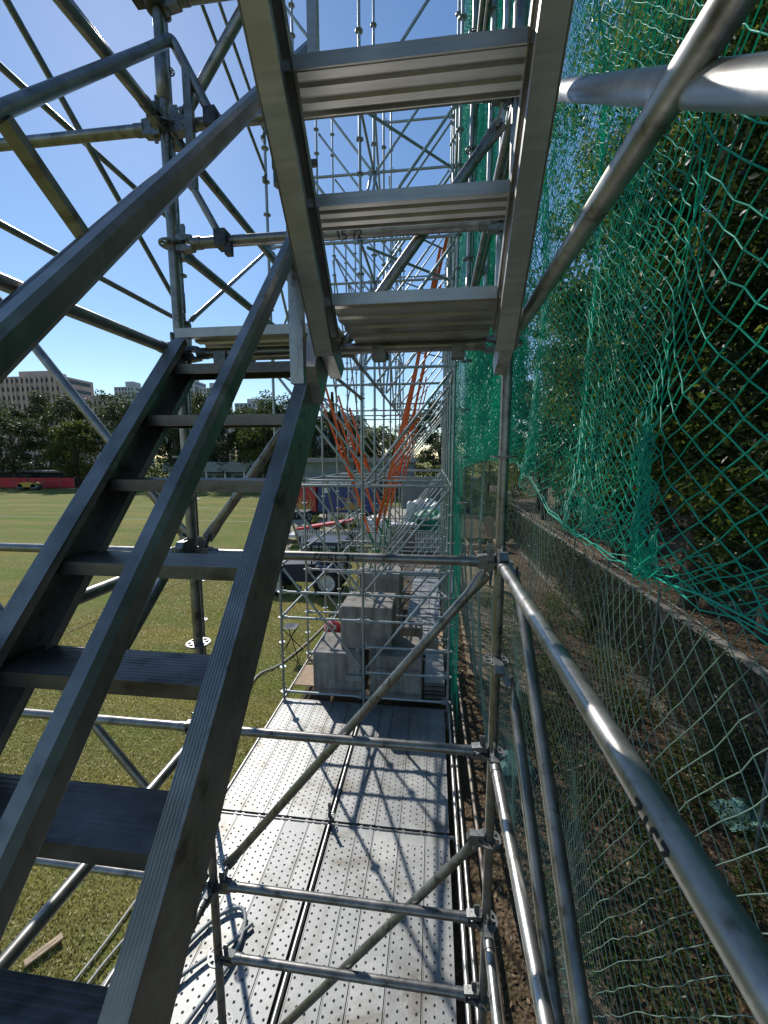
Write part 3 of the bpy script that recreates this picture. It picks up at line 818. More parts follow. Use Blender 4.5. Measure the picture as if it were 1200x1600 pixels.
# net support tubes hung outside the posts
for y, z0, z1, lab in ((2.55, .9, 8, 'first hung net pole behind the tower post'), (3.15, 1.1, 8, 'second hung net pole behind the tower post'), (3.9, 1.3, 9, 'third hung net pole behind the tower post'), (5.6, 1.5, 9, 'fourth hung net pole, farthest from the tower post')):
    root = empty('net_pole', (.44, y, z0), lab+', galvanised, beside the net', 'scaffold tube')
    mb = MB(); mb.tube([(.43, y, z0), (.43, y, z1)], .0242, 12); mb.build('tube', M['galv_new'], root)
    for z in (1.62, 3.62):
        if z0 < z: mb = MB(); mb.box((.405, y, z), (.07, .07, .06)); mb.build('coupler', M['cast'], root)
simple_tube('net_rail', (.378, 2.1, 1.62), (.378, 7.0, 1.62), .0242, 'lower long tube that the hung net poles clip to', 'scaffold tube')
simple_tube('net_rail', (.378, 2.1, 3.62), (.378, 7.0, 3.62), .0242, 'upper long tube that the hung net poles clip to', 'scaffold tube')

# ------------------------------------------------------------------ deck boards beyond, concrete ballast blocks
for j, y0 in enumerate((9.2, 11.72, 14.24)):
    for i, x in enumerate((-.72, -.39, -.06)):
        dm, cm = board_src(.32, 2.5)
        o = bpy.data.objects.new('deck_board', dm); COL.objects.link(o); o.location = (x, y0, DZ)
        tag(o, f'{ORD[2-i]} bright deck board from the net in the {["first", "second", "third"][j]} row past the concrete blocks', 'deck board', 'deck boards past the blocks')
def block(x0, x1, y0, y1, z0, z1, label):
    mb = MB(); c = .018
    cx, cy = (x0+x1)/2, (y0+y1)/2
    def ring(z, i): return mb.add([(x0+i, y0+i+c, z), (x0+i+c, y0+i, z), (x1-i-c, y0+i, z), (x1-i, y0+i+c, z), (x1-i, y1-i-c, z), (x1-i-c, y1-i, z), (x0+i+c, y1-i, z), (x0+i, y1-i-c, z)])
    rs = [ring(z0, c), ring(z0+c, 0), ring(z1-c, 0), ring(z1, c)]
    for a, b in zip(rs[:-1], rs[1:]):
        for j in range(8): mb.face((a+j, a+(j+1) % 8, b+(j+1) % 8, b+j))
    mb.face(tuple(rs[-1]+j for j in range(8))); mb.face(tuple(rs[0]+j for j in reversed(range(8))))
    root = empty('concrete_block', (cx, cy, z0), label, 'concrete block', 'concrete ballast blocks')
    mb.build('body', M['concrete'], root)
    lb = MB(); lb.tube(bend([(cx-.09, cy, z1-.02), (cx-.09, cy, z1+.09), (cx+.09, cy, z1+.09), (cx+.09, cy, z1-.02)], 5, .4), .009, 6)
    lb.build('lifting_loop', M['cast'], root)
block(-2.29, -1.30, 7.30, 8.25, DZ, -3.77, 'front bottom concrete block on the grass side of the deck')
block(-1.17, -.16, 7.30, 8.25, DZ, -3.77, 'front bottom concrete block on the net side of the deck')
block(-1.78, -.76, 7.52, 8.46, -3.768, -2.90, 'front concrete block stacked on top of two others')
block(-2.29, -1.30, 9.75, 10.70, DZ, -3.77, 'rear bottom concrete block on the grass side')
block(-1.25, -.80, 9.75, 10.70, DZ, -3.77, 'rear narrow bottom concrete block near the middle')
block(-1.81, -.80, 9.80, 10.74, -3.768, -2.90, 'rear concrete block stacked on top, slung by green straps')
block(-.70, -.20, 8.75, 9.15, DZ+.01, -3.8, 'small dark concrete block behind the net side front one')
block(-1.9, -.95, 12.4, 13.3, DZ, -3.75, 'farthest concrete block standing alone behind the stacked ones')
for x, lab in ((-1.40, 'first perforated steel strap on the front of the stacked concrete blocks'), (-.99, 'second perforated steel strap, beside the middle post on the blocks')):
    mb = MB(); mb.box((x, 7.285, -3.93), (.075, .008, .62))
    for z in (-3.72, -3.86, -4.0, -4.14): mb.lathe([(0, -.006), (.012, -.006), (.012, -.0045), (0, -.0045)], (x, 7.285, z), 8, 'y', 1, False)
    mb.box((x, 7.40, -3.62), (.075, .24, .008)) if False else None
    tag(mb.build('steel_strap', [M['galv_far'], M['hole']]), lab, 'steel strap')
mb = MB(); mb.box((-1.47, 7.26, -4.22), (.32, .05, .1)); mb.box((-1.47, 7.275, -4.22), (.30, .09, .012)); tag(mb.build('steel_plate', M['galv_far']), 'short steel plate at the foot of the brace on the block', 'steel plate')
# plywood bits and stacked steel planks beside the blocks
for x0, x1, y0, y1, z, lab in ((-2.78, -2.34, 7.55, 8.35, DZ+.012, 'pinkish plywood sheet lying on the deck by the grass edge'), (-2.76, -2.36, 8.45, 9.15, DZ+.012, 'second plywood sheet lying behind the first by the grass edge'),
                             (-.02, .28, 9.3, 9.75, -4.28, 'upper of two timber boards on the stack beside the net'), (-.08, .28, 8.75, 9.2, -4.30, 'lower timber board on the stack beside the net')):
    mb = MB(); mb.bbox((x0, y0, z-.009), (x1, y1, z+.009)); mb.bbox((x0, y0+.02, z+.009), (x0+.02, y1-.02, z+.014)); tag(mb.build('timber_board', M['ply']), lab, 'timber board')
for i in range(4):
    z = DZ+.06+i*.085
    mb = MB(); mb.bbox((-.12, 7.42, z-.03), (.27, 8.6, z+.012)); mb.tube([(-.12, 7.40, z-.03), (.27, 7.40, z-.03)], .012, 6); mb.bbox((-.12, 7.405, z-.028), (.27, 7.425, z+.02))
    tag(mb.build('steel_plank', M['galv']), f'{["lowest", "second", "third", "topmost"][i]} steel plank in the shaded stack beside the front block', 'steel plank', 'stacked steel planks')

# ------------------------------------------------------------------ orange straps and green slings
def strap(pts, wv, label, mat, cat='strap', group=None, twist=0.6):
    mb = MB(); P = [V(p) for p in pts]; prev = None; n = 22
    a, b = P[0], P[-1]; d = (b-a).normalized(); x = d.cross(V((0, 1, 0))).normalized(); yv = x.cross(d)
    for i in range(n+1):
        f = i/n; p = a.lerp(b, f) + V((0, 0, -.05))*math.sin(math.pi*f); th = twist*math.sin(f*7+a.x*3)
        w2 = (x*math.cos(th)+yv*math.sin(th))*wv/2; t2 = (yv*math.cos(th)-x*math.sin(th))*.002
        cur = mb.add([p-w2-t2, p+w2-t2, p+w2+t2, p-w2+t2])
        if prev is not None:
            for j in range(4): mb.face((prev+j, prev+(j+1) % 4, cur+(j+1) % 4, cur+j), 0, False)
        prev = cur
    return tag(mb.build('tie_strap' if mat == 'orange' else 'lifting_sling', M[mat]), label, cat, group)
for i, (y, l0, l1, r0) in enumerate(((10.24, 1.9, 1.45, 5.0), (11.82, 1.75, 1.3, 5.0), (13.39, 1.6, 1.2, 4.6))):
    o_ = ['nearest', 'middle', 'farthest'][i]
    g = 'orange tie straps in the lattice'
    strap([(-2.75, y-.05, l0), (-1.62, y-.1, -1.9)], .075, f'{o_} wide orange strap from the grass side down to the green slings', 'orange', group=g)
    strap([(-2.85, y+.05, l1), (-1.90, y, -1.0)], .05, f'{o_} narrow orange strap hanging on the grass side', 'orange', group=g)
    strap([(.22-.14*i, y-.08, r0+.5*i), (-1.45, y-.1, -1.9)], .08, f'{o_} wide orange strap from the net side down to the green slings', 'orange', group=g)
    strap([(.10-.28*i, y+.25, r0-.9-.5*i), (-.95, y+.2, -.8)], .04, f'{o_} narrow orange strap on the net side', 'orange', group=g)
    strap([(-.25, y+.4, 2.3), (-.9, y+.4, -.35)], .04, f'{o_} short orange strap between posts near the net', 'orange', group=g)
    strap([(-1.62, y-.1, -1.9), (-1.15, y-.05, -2.95)], .05, f'{o_} green sling leaning toward the net, under the orange straps', 'greensling', 'sling')
    strap([(-1.45, y-.1, -1.9), (-1.62, y-.05, -2.95)], .05, f'{o_} green sling leaning toward the grass, under the orange straps', 'greensling', 'sling')

# ================================================================== NETS
def strand_mesh(name, P0, P1, r, mat, parent):
    n = len(P0); d = P1-P0; L = np.linalg.norm(d, axis=1, keepdims=True); d = d/np.maximum(L, 1e-6)
    ref = np.tile(np.array([[1., 0, 0]]), (n, 1)); u = np.cross(d, ref); u /= np.maximum(np.linalg.norm(u, axis=1, keepdims=True), 1e-6); w = np.cross(d, u)
    vs = np.empty((n, 6, 3))
    for j in range(3):
        a = 2*math.pi*j/3; o = u*math.cos(a)+w*math.sin(a)
        vs[:, j] = P0+o*r[:, None]; vs[:, 3+j] = P1+o*r[:, None]
    base = (np.arange(n)*6)[:, None]
    fs = np.concatenate([base+np.array([[j, (j+1) % 3, 3+(j+1) % 3, 3+j]]) for j in range(3)], 0)
    return npmesh(name, vs.reshape(-1, 3), fs, mat, parent, smooth=True)
def net_geo(Yc, zb, zt, hz, posf, r, skip=None):
    """diamond mesh over columns Yc; zb, zt functions of Y; hz half-row height"""
    C = len(Yc); Y = np.asarray(Yc); Yh = np.append((Y[:-1]+Y[1:])/2, Y[-1]+(Y[-1]-Y[-2])/2)
    nz = int(max((zt(Y)-zb(Y)).max()/hz, 2))
    J = np.arange(nz)
    YY = np.where(J[:, None] % 2 == 0, Y[None], Yh[None]); ZZ = zb(YY)+J[:, None]*hz
    ok = ZZ <= zt(YY)
    P = posf(YY, ZZ)
    E0, E1 = [], []
    for j in range(nz-1):
        a = np.arange(C)
        E0.append(np.stack([np.full(C, j), a], 1)); E1.append(np.stack([np.full(C, j+1), a], 1))
        b = a[1:] if j % 2 == 0 else a[:-1]; c = a[:-1] if j % 2 == 0 else a[1:]
        E0.append(np.stack([np.full(C-1, j), b], 1)); E1.append(np.stack([np.full(C-1, j+1), c], 1))
    E0 = np.concatenate(E0); E1 = np.concatenate(E1)
    m = ok[E0[:, 0], E0[:, 1]] & ok[E1[:, 0], E1[:, 1]]
    if skip is not None: m &= ~skip(YY[E0[:, 0], E0[:, 1]], ZZ[E0[:, 0], E0[:, 1]])
    E0, E1 = E0[m], E1[m]
    p0 = P[E0[:, 0], E0[:, 1]]; p1 = P[E1[:, 0], E1[:, 1]]
    return p0, p1, np.full(len(p0), r)
def smooth_noise(a, b, seed):
    s = np.random.default_rng(seed); out = np.zeros_like(a)
    for i in range(6):
        fa, fb, ph = s.uniform(1.5, 7), s.uniform(1, 5), s.uniform(0, 6.28)
        out += np.sin(fa*a+ph+1.3*np.sin(fb*b+ph*2))*np.cos(fb*b+.6*a+ph)/6
    return out
def zb_up(Y): return np.interp(Y, [-.6, 2.15, 2.6, 3.2, 4.9, 6.5, 9, 13, 20], [-.37, -.39, -.30, -.03, -.01, -.12, -.25, -.45, -.8])
def x_up(Y, Z):
    b = np.interp(Y, [-.6, 1.5, 2.6, 3.4, 5.5, 20], [.74, .72, .70, .60, .55, .52])
    return b
def pos_up(Y, Z):
    fold = np.interp(Y, [0, 1.2, 2.6, 3.4, 6, 20], [.02, .03, .05, .10, .10, .06])
    X = x_up(Y, Z) + fold*np.sin(8.5*Y+1.2*np.sin(1.7*Z)) + .05*smooth_noise(Y, Z, 3) + .012*RNG.standard_normal(Y.shape)*np.interp(Y, [0, 1.5, 3], [.2, .4, .7])
    g = np.exp(-((Y-1.47)/.32)**2)*np.exp(-np.maximum(Z+.37, 0)/.33)
    Yn = Y-(Y-1.47)*.92*g + .035*smooth_noise(Y*.9, Z*.9, 5) + RNG.standard_normal(Y.shape)*np.interp(Y, [0, 1.6, 2.6], [.0025, .003, .0045])
    Zn = Z + .10*np.exp(-((Y-.9)/.5)**2)*np.exp(-(Z+.4)/.5)*0 + .04*smooth_noise(Y*.8, Z*.8, 9) + RNG.standard_normal(Y.shape)*np.interp(Y, [0, 1.6, 2.6], [.0025, .003, .0045])
    g2 = np.exp(-((Y-1.47)/.32)**2)*np.exp(-np.maximum(Z+.37, 0)/.2)
    X = X - .02*g2
    return np.stack([X, Yn, Zn], -1)
netroot = empty('safety_net', (.7, 1.5, -.4), 'emerald green knotted safety net hanging in folds along the scaffold, gathered at its bottom edge', 'net')
zt_up = lambda Y: np.interp(Y, [0, 2, 4, 8, 20], [3.6, 4.2, 6.0, 9.2, 9.4])
for cols, hz in ((np.arange(-.5, 1.50, .080), .043), (np.concatenate([np.arange(1.46, 2.9, .052), np.arange(2.9, 5.6, .036), np.arange(5.6, 20, .066)]), .029)):
    p0, p1, r = net_geo(cols, zb_up, zt_up, hz, pos_up, .0017)
    r = np.interp(p0[:, 1], [0, 1.2, 1.6, 3, 8, 20], [.0028, .0027, .0024, .0020, .0021, .0032])
    strand_mesh('mesh', p0, p1, r, M['net'], netroot)
# second loose layer where the net is doubled
c2 = np.arange(3.1, 8.5, .045)
def pos_2(Y, Z):
    P = pos_up(Y, Z); P[..., 0] += .09+.05*np.sin(11*Y+2)+.010*RNG.standard_normal(Y.shape); P[..., 1] += .006*RNG.standard_normal(Y.shape)+.03*np.sin(5*Z); return P
p0, p1, r = net_geo(c2, lambda Y: zb_up(Y)+.03, lambda Y: np.interp(Y, [3, 9], [4.0, 8]), .045, pos_2, .0020)
strand_mesh('doubled_layer', p0, p1, r, M['net'], netroot)
def pos_hem(Y, Z):
    P = pos_up(Y, Z); P[..., 0] += .05+.02*np.sin(9*Y); P[..., 2] += .03*np.sin(3*Y+1); return P
p0, p1, r = net_geo(np.arange(-.5, 2.2, .060), zb_up, lambda Y: zb_up(Y)+.17, .021, pos_hem, .0022)
strand_mesh('folded_hem', p0, p1, r, M['net'], netroot)
# loose second layer over the middle stretch and the bunched curtain by the post
def pos_3(Y, Z):
    P = pos_up(Y+.37, Z); P[..., 1] -= .37; P[..., 0] = x_up(Y, Z)+.07+.03*np.sin(6*Y+Z); return P
p0, p1, r = net_geo(np.arange(1.62, 3.2, .050), lambda Y: zb_up(Y)+.02, lambda Y: np.full_like(Y, 3.4), .030, pos_3, .0019)
strand_mesh('doubled_layer', p0, p1, r, M['net'], netroot)
for q in range(2):
    def pos_4(Y, Z, q=q):
        a_ = np.clip((1.9-Z)/1.9, 0, 1)
        X = .60-.06*q+(.05+.05*a_)*np.sin((15+4*q)*Y+q*2+.8*np.sin(2*Z))+.010*RNG.standard_normal(Y.shape)
        return np.stack([X, Y+.035*np.sin(9*Z+7*Y)+.006*RNG.standard_normal(Y.shape), Z+.02*np.sin(12*Y)], -1)
    p0, p1, r = net_geo(np.arange(3.0+.2*q, 6.6, .034), lambda Y: zb_up(Y)+.01+.02*q, lambda Y: np.full_like(Y, 2.3-.4*q), .023, pos_4, .0025)
    strand_mesh('bunched_curtain', p0, p1, r, M['net'], netroot)
# bottom rope of the net
mb = MB()
yy = np.linspace(-.5, 20, 150)
for s_ in range(3):
    ph = s_*1.3
    pts = [(float(x_up(y, 0))+.012*math.sin(9*y+ph)+.006*math.cos(31*y+ph), float(y), float(zb_up(y))+.016*math.sin(7*y+ph*2)+.012*math.cos(23*y+ph)) for y in yy]
    mb.tube(pts, .0034 if s_ == 0 else .0022, 6)
mb.build('edge_rope', M['net'], netroot)
mb = MB()
for s_ in range(14):
    ph = s_*.77; rad = .012+.014*random.random()
    pts = []
    for i in range(26):
        z = -.41+.52*i/25; wd = rad*(1.5 if z < -.28 else 1.0+(z+.28)*.9)
        pts.append((.70+wd*math.cos(ph+14*z+1.5*math.sin(40*z+ph)), 1.46+wd*1.1*math.sin(ph+14*z)+.05*max(0, z+.1)*math.sin(ph*3), z))
    mb.tube(pts, .0026, 5)
mb.build('gathered_knot', M['net'], netroot)
for k_, (y_, zt_) in enumerate(((3.55, 1.4), (4.35, 1.0), (5.0, 1.2))):
    mb = MB()
    for s_ in range(3):
        mb.tube([(.56+.03*math.sin(50*z+s_*2)+.02*math.sin(3*z), y_+.03*math.cos(46*z+s_*2), z) for z in np.linspace(float(zb_up(y_)), zt_, 60)], .0028, 5)
    mb.build('selvedge_cord', M['net'], netroot)

lownet = empty('lower_net', (.9, 3, GZ), 'pale green wide mesh net stretched from the emerald net down to the ground', 'net')
def pos_low(Y, Z):
    f = (Z-zb_up(Y))/(-5-zb_up(Y))
    X = x_up(Y, Z)+.03 + .42*np.clip(f, 0, 1)**1.5 + .035*np.sin(5*Y+2*Z) + .05*smooth_noise(Y, Z, 21)
    return np.stack([X, Y+.03*smooth_noise(Y*1.5, Z*1.5, 22)+RNG.standard_normal(Y.shape)*.003, Z+.02*smooth_noise(Y, Z*2, 23)], -1)
cl = np.concatenate([np.arange(-.3, 3, .078), np.arange(3, 17, .07)])
p0, p1, r = net_geo(cl, lambda Y: np.full_like(Y, GZ+.01), lambda Y: zb_up(Y)+.06, .062, pos_low, .0011)
r = np.interp(p0[:, 1], [0, 1.5, 6, 17], [.0019, .0019, .0022, .0028])
strand_mesh('mesh', p0, p1, r, M['net_pale'], lownet)
# dark shade net along the long scaffold, fine mesh
fine = empty('shade_net', (.55, 9, GZ), 'fine green net screen along the far scaffold posts below the emerald net', 'net')
def pos_f(Y, Z):
    X = .47 + .045*np.sin(7*Y+.6*Z) + .03*np.sin(17*Y+1.1*np.sin(2*Z)); return np.stack([X, Y+.01*np.sin(9*Z), Z], -1)
p0, p1, r = net_geo(np.arange(6.9, 17, .05), lambda Y: np.full_like(Y, GZ+.05), lambda Y: zb_up(Y)+.25, .035, pos_f, .0014)
strand_mesh('mesh', p0, p1, np.interp(p0[:, 1], [6, 17], [.0014, .0024]), M['net'], fine)

# ================================================================== GROUND
mb = MB(); mb.add([(-1500, -400, GZ), (1500, -400, GZ), (1500, 1800, GZ), (-1500, 1800, GZ)]); mb.face((0, 1, 2, 3))
tag(mb.build('ground', M['turf'], None, (0, 0, GZ)), kind='structure')
def hillz(X, Y):
    h = .05*np.sin(1.7*X+.8*Y)*np.sin(1.1*Y-.6*X)+.03*np.sin(4.1*X+2.3*Y)
    e = np.clip((X-.62)/.35, 0, 1)
    return GZ+.006+np.maximum(h, 0)*e+np.clip((X-4.95)/.12, 0, 1)*1.78+np.clip(X-7.5, 0, 40)*.38
xs = np.concatenate([np.linspace(-2.7, .4, 5), np.linspace(.45, 9, 46), np.linspace(9.6, 60, 26)]); ys = np.linspace(-14, 70, 150)
GX, GY = np.meshgrid(xs, ys); Zg = hillz(GX, GY)
vv = np.stack([GX, GY, Zg], -1).reshape(-1, 3); nx = len(xs)
ii = (np.arange(len(ys)-1)[:, None]*nx+np.arange(nx-1)[None]).ravel()
tag(npmesh('soil', vv, np.stack([ii, ii+1, ii+nx+1, ii+nx], 1), M['dirt'], None, (0, 0, GZ), True), kind='structure')
def sheet(name, pts, z, mat):
    mb = MB(); mb.add([(x, y, z) for x, y in pts]); mb.face(tuple(range(len(pts)))); return tag(mb.build(name, mat), kind='structure')
sheet('path', [(-9.0, 17.5), (-6.9, 17.5), (-10.2, 31), (-13, 38), (-16.5, 38), (-12.5, 31)], GZ+.004, M['path'])
sheet('path', [(-60, 58.2), (-8, 58.2), (-8, 60.5), (-60, 60.5)], GZ+.004, M['path'])
sheet('forecourt', [(-12.2, 26.5), (.4, 26.5), (.4, 41), (-15, 41)], GZ+.008, M['path'])
sheet('path', [(.85, 9.0), (2.15, 8.2), (2.9, 15), (3.1, 24), (1.1, 24), (.9, 15)], GZ+.06, plain('sunlit_sandy_path', (.30, .23, .15), .95, var=.3, scale=3, bmp=.5))
sheet('channel', [(4.15, 1.0), (4.84, 1.0), (4.84, 26), (4.5, 26), (4.5, 13), (4.4, 8)], GZ+.055, plain('dirty_concrete_channel', (.20, .175, .14), .95, var=.6, scale=2.5, bmp=.5))
M['paint_line'] = plain('chalk_line', (.42, .45, .33), .9, var=.3, scale=9)
for y, x0, x1 in ((30.5, -40, -12), (38.5, -46, -16), (49, -62, -20)):
    sheet('pitch_line', [(x0, y), (x1, y-.6), (x1, y-.48), (x0, y+.12)], GZ+.004, M['paint_line'])

# grass blades near the tower
def blades(n, x0, x1, y0, y1, hmin, hmax):
    x = RNG.uniform(x0, x1, n); d = RNG.uniform(0, 1, n)**2.1; y = y0+(y1-y0)*d
    a = RNG.uniform(0, 2*math.pi, n); h = RNG.uniform(hmin, hmax, n); wd = RNG.uniform(.004, .009, n)*(1+d*1.4)
    lean = RNG.uniform(.2, 1.2, n)*h; la = RNG.uniform(0, 2*math.pi, n)
    b = np.stack([x, y, np.full(n, GZ)], 1); u = np.stack([np.cos(a), np.sin(a), np.zeros(n)], 1)*wd[:, None]
    tip = b+np.stack([np.cos(la)*lean, np.sin(la)*lean, h], 1)
    vs = np.stack([b-u, b+u, tip], 1).reshape(-1, 3)
    return vs
vs = np.concatenate([blades(190000, -11, -2.86, 1.8, 30, .018, .05), blades(60000, -22, -2.9, 5, 45, .02, .05)])
tag(npmesh('grass', vs, np.arange(len(vs)).reshape(-1, 3), M['blade'], None, (-6, 6, GZ)), kind='stuff')
# leaf litter
def leaf_quads(c, size, tilt=None, up=None):
    n = len(c)
    d = RNG.standard_normal((n, 3)); 
    if up is not None: d[:, 2] = d[:, 2]*up[0]+up[1]
    d /= np.linalg.norm(d, axis=1, keepdims=True)
    q = RNG.standard_normal((n, 3)); s = np.cross(d, q); s /= np.linalg.norm(s, axis=1, keepdims=True)
    nn = np.cross(d, s)
    L = size[:, None]; f = RNG.uniform(.05, .25, n)[:, None]
    base = c-d*L*.5; tip = c+d*L*.5
    l = c+s*L*.27+nn*L*f*.5; r_ = c-s*L*.27+nn*L*f*.5
    return np.stack([base, l, tip, r_], 1).reshape(-1, 3)
n = 26000
x = RNG.uniform(.7, 7.5, n); y = RNG.uniform(.5, 1, n)*0+RNG.uniform(0, 1, n)**1.5*19+.8
c = np.stack([x, y, hillz(x, y)+RNG.uniform(.004, .03, n)], 1)
keep = smooth_noise(x*.7, y*.7, 31) > -.25; c = c[keep]
vs = leaf_quads(c, RNG.uniform(.025, .075, len(c)), up=(.15, 0))
tag(npmesh('leaf_litter', vs, np.arange(len(vs)).reshape(-1, 4), M['litter'], None, (3, 6, GZ)), kind='stuff')
n = 60000
x = RNG.uniform(1.2, 4.8, n); y = RNG.uniform(2.5, 15, n); k = smooth_noise(x*.8, y*.8, 44)+.10*(x-3)*(x > 3)+.12*np.exp(-((y-6)/2.)**2) > .14; x, y = x[k], y[k]
c = np.stack([x, y, hillz(x, y)+RNG.uniform(.02, 1, len(x))**1.6*.34], 1)
vs = leaf_quads(c, RNG.uniform(.03, .07, len(c)), up=(.6, .3))
tag(npmesh('ground_cover', vs, np.arange(len(vs)).reshape(-1, 4), M['leaf_near'], None, (3, 6, GZ)), kind='stuff')
# dropped sticks, paper and rags on the soil
for x, y, L, a, lab in ((2.35, 6.3, .42, .5, 'pale stick of timber lying on the leaf litter behind the pale net'), (3.2, 6.9, 2.1, 1.5, 'long pale cane lying on the soil before the wire fence'), (2.4, 4.6, .30, 1.2, 'short broken timber offcut on the leaf litter under the guard rail')):
    d = V((math.cos(a), math.sin(a), 0)); z = float(hillz(np.array(x), np.array(y)))+.03
    mb = MB(); mb.beam(V((x, y, z))-d*L/2, V((x, y, z))+d*L/2, .035, .02); mb.box((x, y, z+.012), (.02, .02, .006)); tag(mb.build('timber_offcut', M['wood']), lab, 'timber')
for x, y, lab in ((1.35, 6.2, 'crumpled turquoise rag on the soil beside the ring disc'), (4.35, 5.6, 'crumpled green plastic sheet by the fence foot')):
    mb = MB(); n_ = 9; z = float(hillz(np.array(x), np.array(y)))
    b = mb.add([(x+.62*(i/(n_-1)-.5)*1.0+random.uniform(-.02, .02), y+.5*(j/(n_-1)-.5)+random.uniform(-.02, .02), z+.02+random.uniform(0, .13)*(0 < i < n_-1)) for j in range(n_) for i in range(n_)])
    for j in range(n_-1):
        for i in range(n_-1): mb.face((b+j*n_+i, b+j*n_+i+1, b+(j+1)*n_+i+1, b+(j+1)*n_+i), 0, True)
    if 'rag' not in M: M['rag'] = plain('faded_turquoise_sheet', (.16, .33, .30), .7)
    tag(mb.build('crumpled_sheet', M['rag']), lab, 'plastic sheet')

# ================================================================== TREES
def crown_pts(n, centre, rad, clumps, crad, seed, shell=.55):
    s = np.random.default_rng(seed)
    k = s.standard_normal((clumps, 3)); k /= np.linalg.norm(k, axis=1, keepdims=True)
    rr = s.uniform(shell, 1, (clumps, 1)); cc = np.array(centre)+k*rr*np.array(rad)
    w_ = s.uniform(.5, 1.5, clumps); w_ /= w_.sum()
    idx = s.choice(clumps, n, p=w_); cr = s.uniform(.6, 1.3, clumps)*crad
    o = s.standard_normal((n, 3)); o /= np.linalg.norm(o, axis=1, keepdims=True)
    o *= (s.uniform(.25, 1, (n, 1))**.6)*cr[idx][:, None]; o[:, 2] *= .7
    return cc[idx]+o, cc
def tree(loc, h, rad, nleaf, lsize, seed, label, mat, group, base=.3, clumps=40, crad=.9, trunk_r=.16, name='tree', cone=False, parts=None):
    root = empty(name, loc, label, 'tree', group)
    rs = random.Random(seed); L = V(loc)
    cz = h*(base+1)/2
    if cone:
        s = np.random.default_rng(seed); f = s.uniform(0, 1, nleaf)**.8; a = s.uniform(0, 6.283, nleaf)
        wob = 1+.35*np.sin(f*40+a*3)*s.uniform(.4, 1, nleaf)
        rr = rad*(1-f*.92)*wob*np.sqrt(s.uniform(.2, 1, nleaf)); pts = np.stack([loc[0]+rr*np.cos(a), loc[1]+rr*np.sin(a), loc[2]+h*(base+(1-base)*f)], 1); cc = pts[:6]
    else:
        pts, cc = crown_pts(nleaf, (L.x, L.y, L.z+cz), (rad, rad, h*(1-base)/2), clumps, crad, seed)
    mb = MB()
    top = L+V((rs.uniform(-.4, .4), rs.uniform(-.4, .4), h*(.8 if not cone else .95)))
    path = [L-V((0, 0, .15)), L+V((rs.uniform(-.1, .1), rs.uniform(-.1, .1), h*.2)), L+V((rs.uniform(-.3, .3), rs.uniform(-.3, .3), h*.45)), top]
    mb.tube(path, [trunk_r*1.3, trunk_r, trunk_r*.7, trunk_r*.15], 9)
    for i in range(min(9, len(cc))):
        t_ = V(cc[i]); f = rs.uniform(.15, .6); st = path[1].lerp(path[2], f) if f < .5 else path[2].lerp(top, f-.4)
        mid = st.lerp(t_, .5)+V((0, 0, .15*h*.1)); mb.tube([st, mid, t_], [trunk_r*.42, trunk_r*.28, trunk_r*.08], 6)
    mb.build('trunk', M['bark'], root)
    s = np.random.default_rng(seed+5)
    vs = leaf_quads(pts, s.uniform(.7, 1.3, len(pts))*lsize, up=(.7, -.15))
    npmesh('crown', vs, np.arange(len(vs)).reshape(-1, 4), M[mat], root)
    return root
# --- the far tree line across the field
far_specs = [  # x, y, h, rad, kind
 (-76, 64, 13.0, 5.0, 'd'), (-69, 60, 11.5, 4.2, 'd'), (-64, 66, 14.5, 4.6, 'd'), (-58.5, 61, 10.2, 4.2, 'l'), (-54, 66, 13.6, 4.6, 'd'), (-50, 63, 15.2, 3.8, 'f'),
 (-46, 67, 16.2, 4.8, 'f'), (-41.5, 62, 13.5, 4.4, 'd'), (-37, 66, 14.8, 4.6, 'd'), (-33, 63, 12.6, 4.0, 'd'), (-28.5, 66, 13.2, 4.4, 'd'), (-25.5, 60, 11.2, 3.4, 'l'),
 (-21.5, 66, 14.5, 4.0, 'f'), (-17, 63, 11.5, 3.8, 'd'), (-12.5, 66, 10.6, 4.2, 'd'), (-8, 64, 9.6, 3.8, 'l'), (-3.5, 66, 10.8, 4.2, 'd'), (1, 60, 12.4, 3.6, 'd'), (-62, 72, 16, 5, 'f'), (-31, 72, 16.2, 4.6, 'f'), (-43.5, 70, 15, 5, 'd'), (-26.5, 71, 14.2, 4.8, 'd'), (-72.5, 70, 15.5, 5, 'd')]
wordsd = {'d': 'broad dark green tree', 'l': 'lower yellow green tree', 'f': 'tall feathery dark tree'}
srcs = {}
NTH = ['first', 'second', 'third', 'fourth', 'fifth', 'sixth', 'seventh', 'eighth', 'ninth', 'tenth', 'eleventh', 'twelfth', 'thirteenth', 'fourteenth', 'fifteenth', 'sixteenth', 'seventeenth']
cnt = {'d': 0, 'l': 0, 'f': 0}
